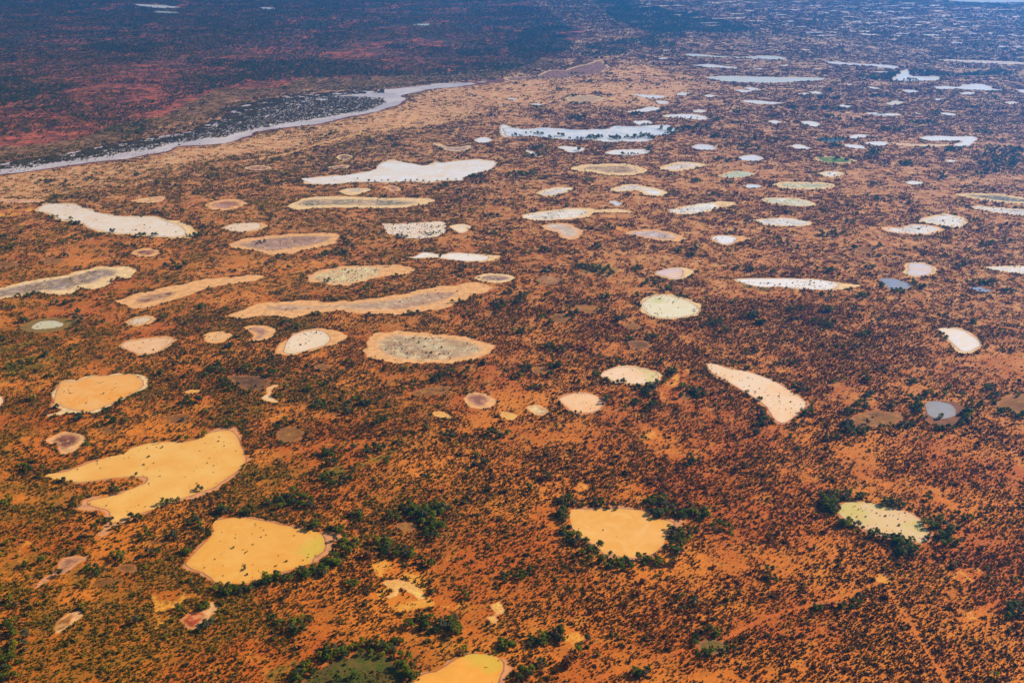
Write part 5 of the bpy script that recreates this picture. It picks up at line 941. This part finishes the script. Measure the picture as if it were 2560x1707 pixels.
C(2,0,[(1150,1050,60,10,6,0,1.1),(1880,1095,60,20,9,0,1.1),(1830,1070,40,8,3,0),(600,1085,100,15,10,0,1.1),(250,1090,60,8,3,0),(760,1265,80,16,14,0,1.2),(960,1270,80,12,9,0,1.2),(1120,1265,70,10,9,0,1.2),(1220,1250,40,8,4,0,1.2),(1290,1265,40,10,4,0,1.2),(1380,1255,30,12,3,0,1.2),(640,1275,50,8,4,0,1.1),(460,1250,40,8,3,0,1.2),(370,1265,30,6,2,0,1.1),(250,1230,60,12,5,2,1.1),(170,1230,40,8,2,2,1.1),(530,1275,10,5,1,0),(50,1250,60,6,4,0,1.1),(840,1180,60,12,5,0),(1500,1200,80,25,12,0,1.2),(1700,1180,130,18,14,0,1.2),(1370,1190,20,6,3,0,1.1),(1450,1230,50,10,5,0,1.1),(1900,1260,150,10,9,2),(2150,1280,120,8,6,2),(1190,1150,90,6,7,0),(1600,1090,120,4,7,0,.9),(2060,1040,40,15,4,0,1.1),(2100,1130,100,12,7,0),(2150,1345,90,18,9,0,1.1),(1880,1465,40,8,4,0),(1990,1490,70,10,4,2),(200,1365,80,12,6,0,1.1),(180,1440,80,10,6,0,1.1),(230,1420,20,6,2,0),(320,1385,20,10,2,0,1.1),(620,1378,10,8,1,0,1.2),(860,1365,30,14,3,0,1.1),(1270,1385,30,14,4,0,1.1),(1270,1360,30,8,3,0),(1070,1420,100,3,5,0,.9),(1060,1400,1,1,0),(1140,930,35,12,4,0,1.2),(1060,950,40,6,3,0),(1090,808,12,8,2,0,1.2),(1220,820,20,6,2,0),(880,880,30,6,3,0),(800,870,30,8,3,0),(440,825,40,12,5,0,1.1),(130,800,30,10,2,0,1.1),(540,885,50,6,4,0),(600,955,90,5,6,0),(380,950,50,8,3,0),(260,1000,90,18,7,3),(60,590,1,1,0),(590,680,70,6,6,0,1.1),(900,680,40,10,4,0,1.1),(520,620,40,10,3,0,1),(200,720,80,12,6,0),(680,755,70,12,5,0),(1340,785,30,8,3,0,1.1),(1600,740,110,8,8,0),(1800,790,10,15,1,0,1.2),(1620,885,30,8,3,0),(1170,1000,1,1,0),(1480,1040,1,1,0),(1360,1035,30,10,3,0),(1440,1440,60,20,2,2)])
C(3,0,[(230,1000,50,12,7,0,1.1),(400,1010,50,14,7,0,1.1),(530,1000,40,12,5,0,1.1),(630,1015,50,12,6,0,1.1),(20,1000,25,10,3,0,1.1),(80,1075,90,8,7,0),(350,900,40,12,5,0,1.1),(620,905,60,14,8,0,1.1),(490,900,30,14,3,3,1.1),(1040,880,110,14,9,3),(570,835,12,12,2,0,1.3),(320,1070,50,8,3,0),(560,1085,45,16,5,0,1.1),(640,1100,35,14,4,0,1.1),(800,1105,45,8,4,0),(2090,900,28,10,3,0,1.1),(1850,985,70,12,6,1),(1540,1030,20,10,2,0),(1430,1130,130,16,14,3),(1080,1190,100,16,9,0),(1220,1205,30,10,4,0,1.1),(990,1400,80,20,9,0,1.1),(940,1440,40,12,4,0),(1960,1215,70,14,7,0,1.1),(1700,1380,80,20,9,0,1.1),(1480,1360,30,8,3,0),(2100,1380,60,20,6,1),(2250,1380,100,20,9,0),(2100,1480,60,30,7,0),(2250,1500,100,40,9,3),(1270,1505,70,20,9,0,1.1),(1060,1520,60,8,4,1),(610,1345,60,14,6,0),(560,1280,110,14,13,3,1.1),(700,1280,40,10,4,0,1.1),(80,1280,120,15,8,2),(490,1445,20,5,2,0),(640,1458,25,5,2,0),(720,1475,15,5,1,0),(1010,1120,60,1,6,0,.8),(1040,1048,60,2,5,0,.8),(850,715,50,14,5,0,1.1),(1130,690,40,15,6,0,1.2),(1000,730,110,10,9,0,1.1),(1300,740,80,8,6,0,1.1),(1400,660,120,14,12,0,1.2),(1600,700,160,14,12,0,1.2),(1860,690,200,14,12,3,1.1),(2200,685,150,14,12,3,1.1),(1150,760,60,12,5,0),(470,360,90,14,8,0,1.2),(300,380,60,10,4,0,1.1),(1890,440,30,15,3,0,1.3),(1690,500,50,10,4,0,1.1),(200,490,200,8,9,0),(1450,450,80,8,4,0),(1430,1180,1,1,0)])

CL = [c_ for c_ in CL if c_[3] > 0]
TR = []
CL_GROW = 1.15
for ci, (cp, rx, ry, n, kind, s) in enumerate(CL):
    pos = []
    m_n = max(1, int(round(n * CL_GROW))) if cp[1] > 427 else max(1, int(round(n * 1.5)))
    for k_ in range(m_n):
        for tr in range(12):
            a = random.uniform(0, 2 * math.pi); q = math.sqrt(random.random())
            px = cp[0] + math.cos(a) * rx * q; py = cp[1] + math.sin(a) * ry * q
            g = ground(px, py)
            if all(np.linalg.norm(g - h_) > 2.3 * s for h_ in pos): break
        pos.append(g)
        sz = s * random.uniform(0.55, 1.15) * 1.1 * (1 + 0.25 * min(1, max(0, (np.linalg.norm(g) - 900) / 1500)))
        kd = kind if random.random() < .72 else random.choice([0, 1, 2, 3])
        TR.append([g, sz, kd, ci])
G = np.array([t_[0] for t_ in TR])
wet = in_water(G)
DRYK = [p_ for p_ in PANS]
for k_ in np.where(wet)[0]:      # keep trunks out of open water unless the clump stands in it
    if random.random() < 0.55: TR[k_][1] *= 0.7
G = np.array([t_[0] for t_ in TR]); sz = np.array([t_[1] for t_ in TR]); app = sz / np.linalg.norm(G, axis=1)
px = pixel(G); inside = (px[:, 0] > 8) & (px[:, 0] < 2552) & (px[:, 1] > 5) & (px[:, 1] < 1712)
order = np.argsort(-(app * inside)); N_TREES = 300
chosen = set(order[:N_TREES].tolist())
print('trees', len(TR), 'individual', len(chosen))
# names of the nearest pan for the labels
named = [p for p in PANS if p['short']]
NP_ = np.array([p['W'].mean(0) for p in named])
LEAFWORD = ['dark green', 'yellowish olive', 'grey-green', 'blackish green']
clump_name = {}
def where(ci):
    if ci in clump_name: return clump_name[ci]
    cp = np.array(CL[ci][0]); g = ground(*cp); best = None
    for p in named:
        pp = pixel(p['W']); mn, mx = pp.min(0), pp.max(0)
        dx = max(mn[0] - cp[0], 0, cp[0] - mx[0]); dy = max(mn[1] - cp[1], 0, cp[1] - mx[1])
        d_ = math.hypot(dx, dy * 2.0)
        if best is None or d_ < best[0]: best = (d_, p, mn, mx)
    d_, p, mn, mx = best; cx, cy = (mn + mx) / 2; wx, wy = (mx - mn) / 2 + 1
    ux, uy = (cp[0] - cx) / wx, (cp[1] - cy) / wy
    v = 'far' if uy < -0.5 else ('near' if uy > 0.5 else ''); h = 'left' if ux < -0.4 else ('right' if ux > 0.4 else '')
    if d_ < 12: pre = 'on %s shore of' % (' '.join([x for x in (v, h) if x]) or 'middle')
    else:
        dd = 'well ' if d_ > 90 else ''
        pre = dd + {'far': 'beyond', 'near': 'in front of', '': 'beside'}[v] + (' and %s of' % h if h and v else ('' if not h else ''))
        if not v and h: pre = dd + '%s of' % h
    nm = '%s the %s' % (pre, p['short'])
    clump_name[ci] = nm
    return nm
byplace = {}
for k_ in chosen: byplace.setdefault((where(TR[k_][3])), []).append(k_)
def tree(k_, label, group):
    g, s, kd, ci = TR[k_]; v = k_ % 6
    e = bpy.data.objects.new('tree', None); e.empty_display_size = 1
    e.location = (g[0], g[1], 0.0); e.rotation_euler = (0, 0, random.uniform(0, 6.28)); e.scale = (s, s * random.uniform(.85, 1.15), s * random.uniform(.8, 1.1))
    while len(label.split()) > 16: label = label.replace(' the ', ' ', 1) if ' the ' in label else ' '.join(label.split()[:16])
    link(e); tag(e, label, 'tree', group)
    link(bpy.data.objects.new('crown', CROWNS[v][kd]), e); link(bpy.data.objects.new('trunk', TRUNKS[v]), e)
for nm, ks in byplace.items():
    ks.sort(key=lambda q: px[q][0]); special = {}
    grp = ('trees ' + nm)
    if len(ks) == 1: special[ks[0]] = 'single %s tree %s'
    elif len(ks) == 2: special[ks[0]] = 'left of two trees, %s, %s'; special[ks[1]] = 'right of two trees, %s, %s'
    else:
        special[ks[0]] = 'leftmost %s tree %s'; special[ks[-1]] = 'rightmost %s tree %s'
        rest = [q for q in ks if q not in special]
        for word, key in (('biggest', lambda q: -TR[q][1]), ('nearest', lambda q: -px[q][1]), ('farthest', lambda q: px[q][1]), ('smallest', lambda q: TR[q][1])):
            if rest:
                q = min(rest, key=key); special[q] = word + ' %s tree %s'; rest.remove(q)
    cnt = {}
    for q in ks:
        if q in special: lab = special[q] % (LEAFWORD[TR[q][2]], nm)
        else: lab = 'mid-clump %s tree %s' % (LEAFWORD[TR[q][2]], nm)
        tree(q, lab, grp)

# all the farther trees, and the woodland beyond the river
rest = [k_ for k_ in range(len(TR)) if k_ not in chosen]
P1 = G[rest]; S1 = sz[rest]
FP = []
for q in forestW:
    mn, mx = q.min(0), q.max(0); n = int(min(np.prod(mx - mn) * 0.028, 30000))
    Q = RNG.uniform(mn, mx, (n, 2)); Q = Q[pip(warp(Q, 190, 130, 12), q)]
    Q = Q[noise(Q, 30, 13) + 0.25 * RNG.random(len(Q)) > 0.42]; FP.append(Q)
Q = polar(90000, 1700, 4600, 1.2); zq = pip(Q, nwW); nq = noise(Q * np.array([1, .8]), 170, 14, 4)
rq_ = np.clip((np.linalg.norm(Q, axis=1) - 2100) / 1300, 0, 1); Q1 = Q[zq & ~pip(Q, bankW) & ((nq > 0.56 - 0.16 * rq_) | (RNG.random(len(Q)) < .04 + .25 * rq_))]; FP.append(Q1)
# scattered trees over the eastern plain, getting thicker with distance
Q2 = Q[~zq]; nq2 = nq[~zq]; pr = np.clip((np.linalg.norm(Q2, axis=1) - 1900) / 1600, 0, 1)
Q2 = Q2[(RNG.random(len(Q2)) < (0.03 + pr * np.where(nq2 > 0.5, 0.85, 0.12)))]
Q2 = Q2[~pip(Q2, sandW) | (RNG.random(len(Q2)) < .1)]; FP.append(Q2)
Q3 = polar(9000, 700, 2200, 1.0); Q3 = Q3[(noise(Q3, 40, 15) > 0.60)]; Q3 = Q3[~pip(Q3, sandW) & ~pip(Q3, riverW)]; FP.append(Q3[:1500])
FP = np.vstack(FP); FP = FP[~in_water(FP)]
print('forest', len(FP))
COMB = []
for v in range(6):
    for m_i in ((0, 3, 2)[v % 3],):
        cm = CROWNS[v][m_i]; tm = TRUNKS[v]; k0 = len(cm.vertices)
        VV = [tuple(q.co) for q in cm.vertices] + [tuple(q.co) for q in tm.vertices]
        FF = [tuple(q.vertices) for q in cm.polygons] + [tuple(a_ + k0 for a_ in q.vertices) for q in tm.polygons]
        mm = mesh_from('far_tree', VV, FF, [M_LEAF[m_i], M_BARK], False)
        mm.polygons.foreach_set('material_index', [0] * len(cm.polygons) + [1] * len(tm.polygons)); COMB.append(mm)
instancer('tree_clumps', P1, COMB, S1, 1.0, np.zeros(len(P1)), 'smaller and farther dark trees clumped over the plain and round the farther ponds', 'trees', 6)
rf = np.linalg.norm(FP, axis=1)
instancer('woodland', FP, COMB, RNG.uniform(.55, 1.0, len(FP)) * np.clip((rf / 2000) ** .5, .8, 1.5), 0.9, np.zeros(len(FP)), 'dark scattered woodland far off beyond the river and over the blue plain', 'woodland', 7)

# fallen dead branches on the red soil, bottom right
M_DEAD, t, b = new_mat('dead_wood'); b.inputs['Base Color'].default_value = (0.34, 0.29, 0.25, 1)
for (c, r_, x, y, a0, L_, lab) in [(3,3,480,850,.5,9,'bleached fallen branch lying beside the dark scrub bar, bottom right'), (3,3,600,1420,1.2,5,'pale spidery dead branch on bare soil near the bottom, right'), (3,3,1460,1195,.9,4,'short dark dead log beside the straight track, bottom right'), (3,3,1110,600,2.6,7,'dark fallen log by the bend of the track, bottom right'), (0,2,1440,940,.3,6,'fallen dead branch reaching into the far shore of the forked yellow pond')]:
    VV, FF = [], []; rg = random.Random(int(x)); p = np.array([-L_ / 2, 0, .25]); d_ = 0
    for k_ in range(5):
        q = p + np.array([L_ / 5, rg.uniform(-.5, .5), rg.uniform(-.05, .12)]); tube(VV, FF, p, q, .17 - .025 * k_, .145 - .025 * k_)
        if k_ > 0:
            sgn = rg.choice([-1, 1]); e_ = q + np.array([rg.uniform(.4, 1.2), sgn * rg.uniform(.8, 1.8), rg.uniform(.1, .7)]); tube(VV, FF, q, e_, .07, .025, 5)
        p = q
    o = bpy.data.objects.new('fallen_branch', mesh_from('fallen_branch', VV, FF, M_DEAD)); g = ground(*T(c, r_, [(x, y)])[0])
    o.location = (g[0], g[1], 0); o.rotation_euler = (0, 0, a0); link(o); tag(o, lab, 'fallen branch')

# ------------------------------------------------------------------ air
hz = bpy.data.materials.new('haze'); hz.use_nodes = True; hz.node_tree.nodes.clear()
t = NT(hz.node_tree); out = t.n('ShaderNodeOutputMaterial'); pv = t.n('ShaderNodeVolumePrincipled')
pv.inputs['Color'].default_value = (0.030, 0.37, 1.0, 1)
pv.inputs['Density'].default_value = 0.000178
pv.inputs['Anisotropy'].default_value = 0.78
pv.inputs['Blackbody Intensity'].default_value = 0
t.L(pv.outputs[0], out.inputs['Volume'])
x0 = 62000.0
VV = [(sx * x0, sy * x0, z_) for z_ in (-1.0, 372.0) for sy in (-1, 1) for sx in (-1, 1)]
FF = [(0, 2, 3, 1), (4, 5, 7, 6), (0, 1, 5, 4), (2, 6, 7, 3), (0, 4, 6, 2), (1, 3, 7, 5)]
o = bpy.data.objects.new('haze', mesh_from('haze', VV, FF, hz, False)); link(o); tag(o, 'blue haze lying over the far plain', 'haze', kind='stuff')
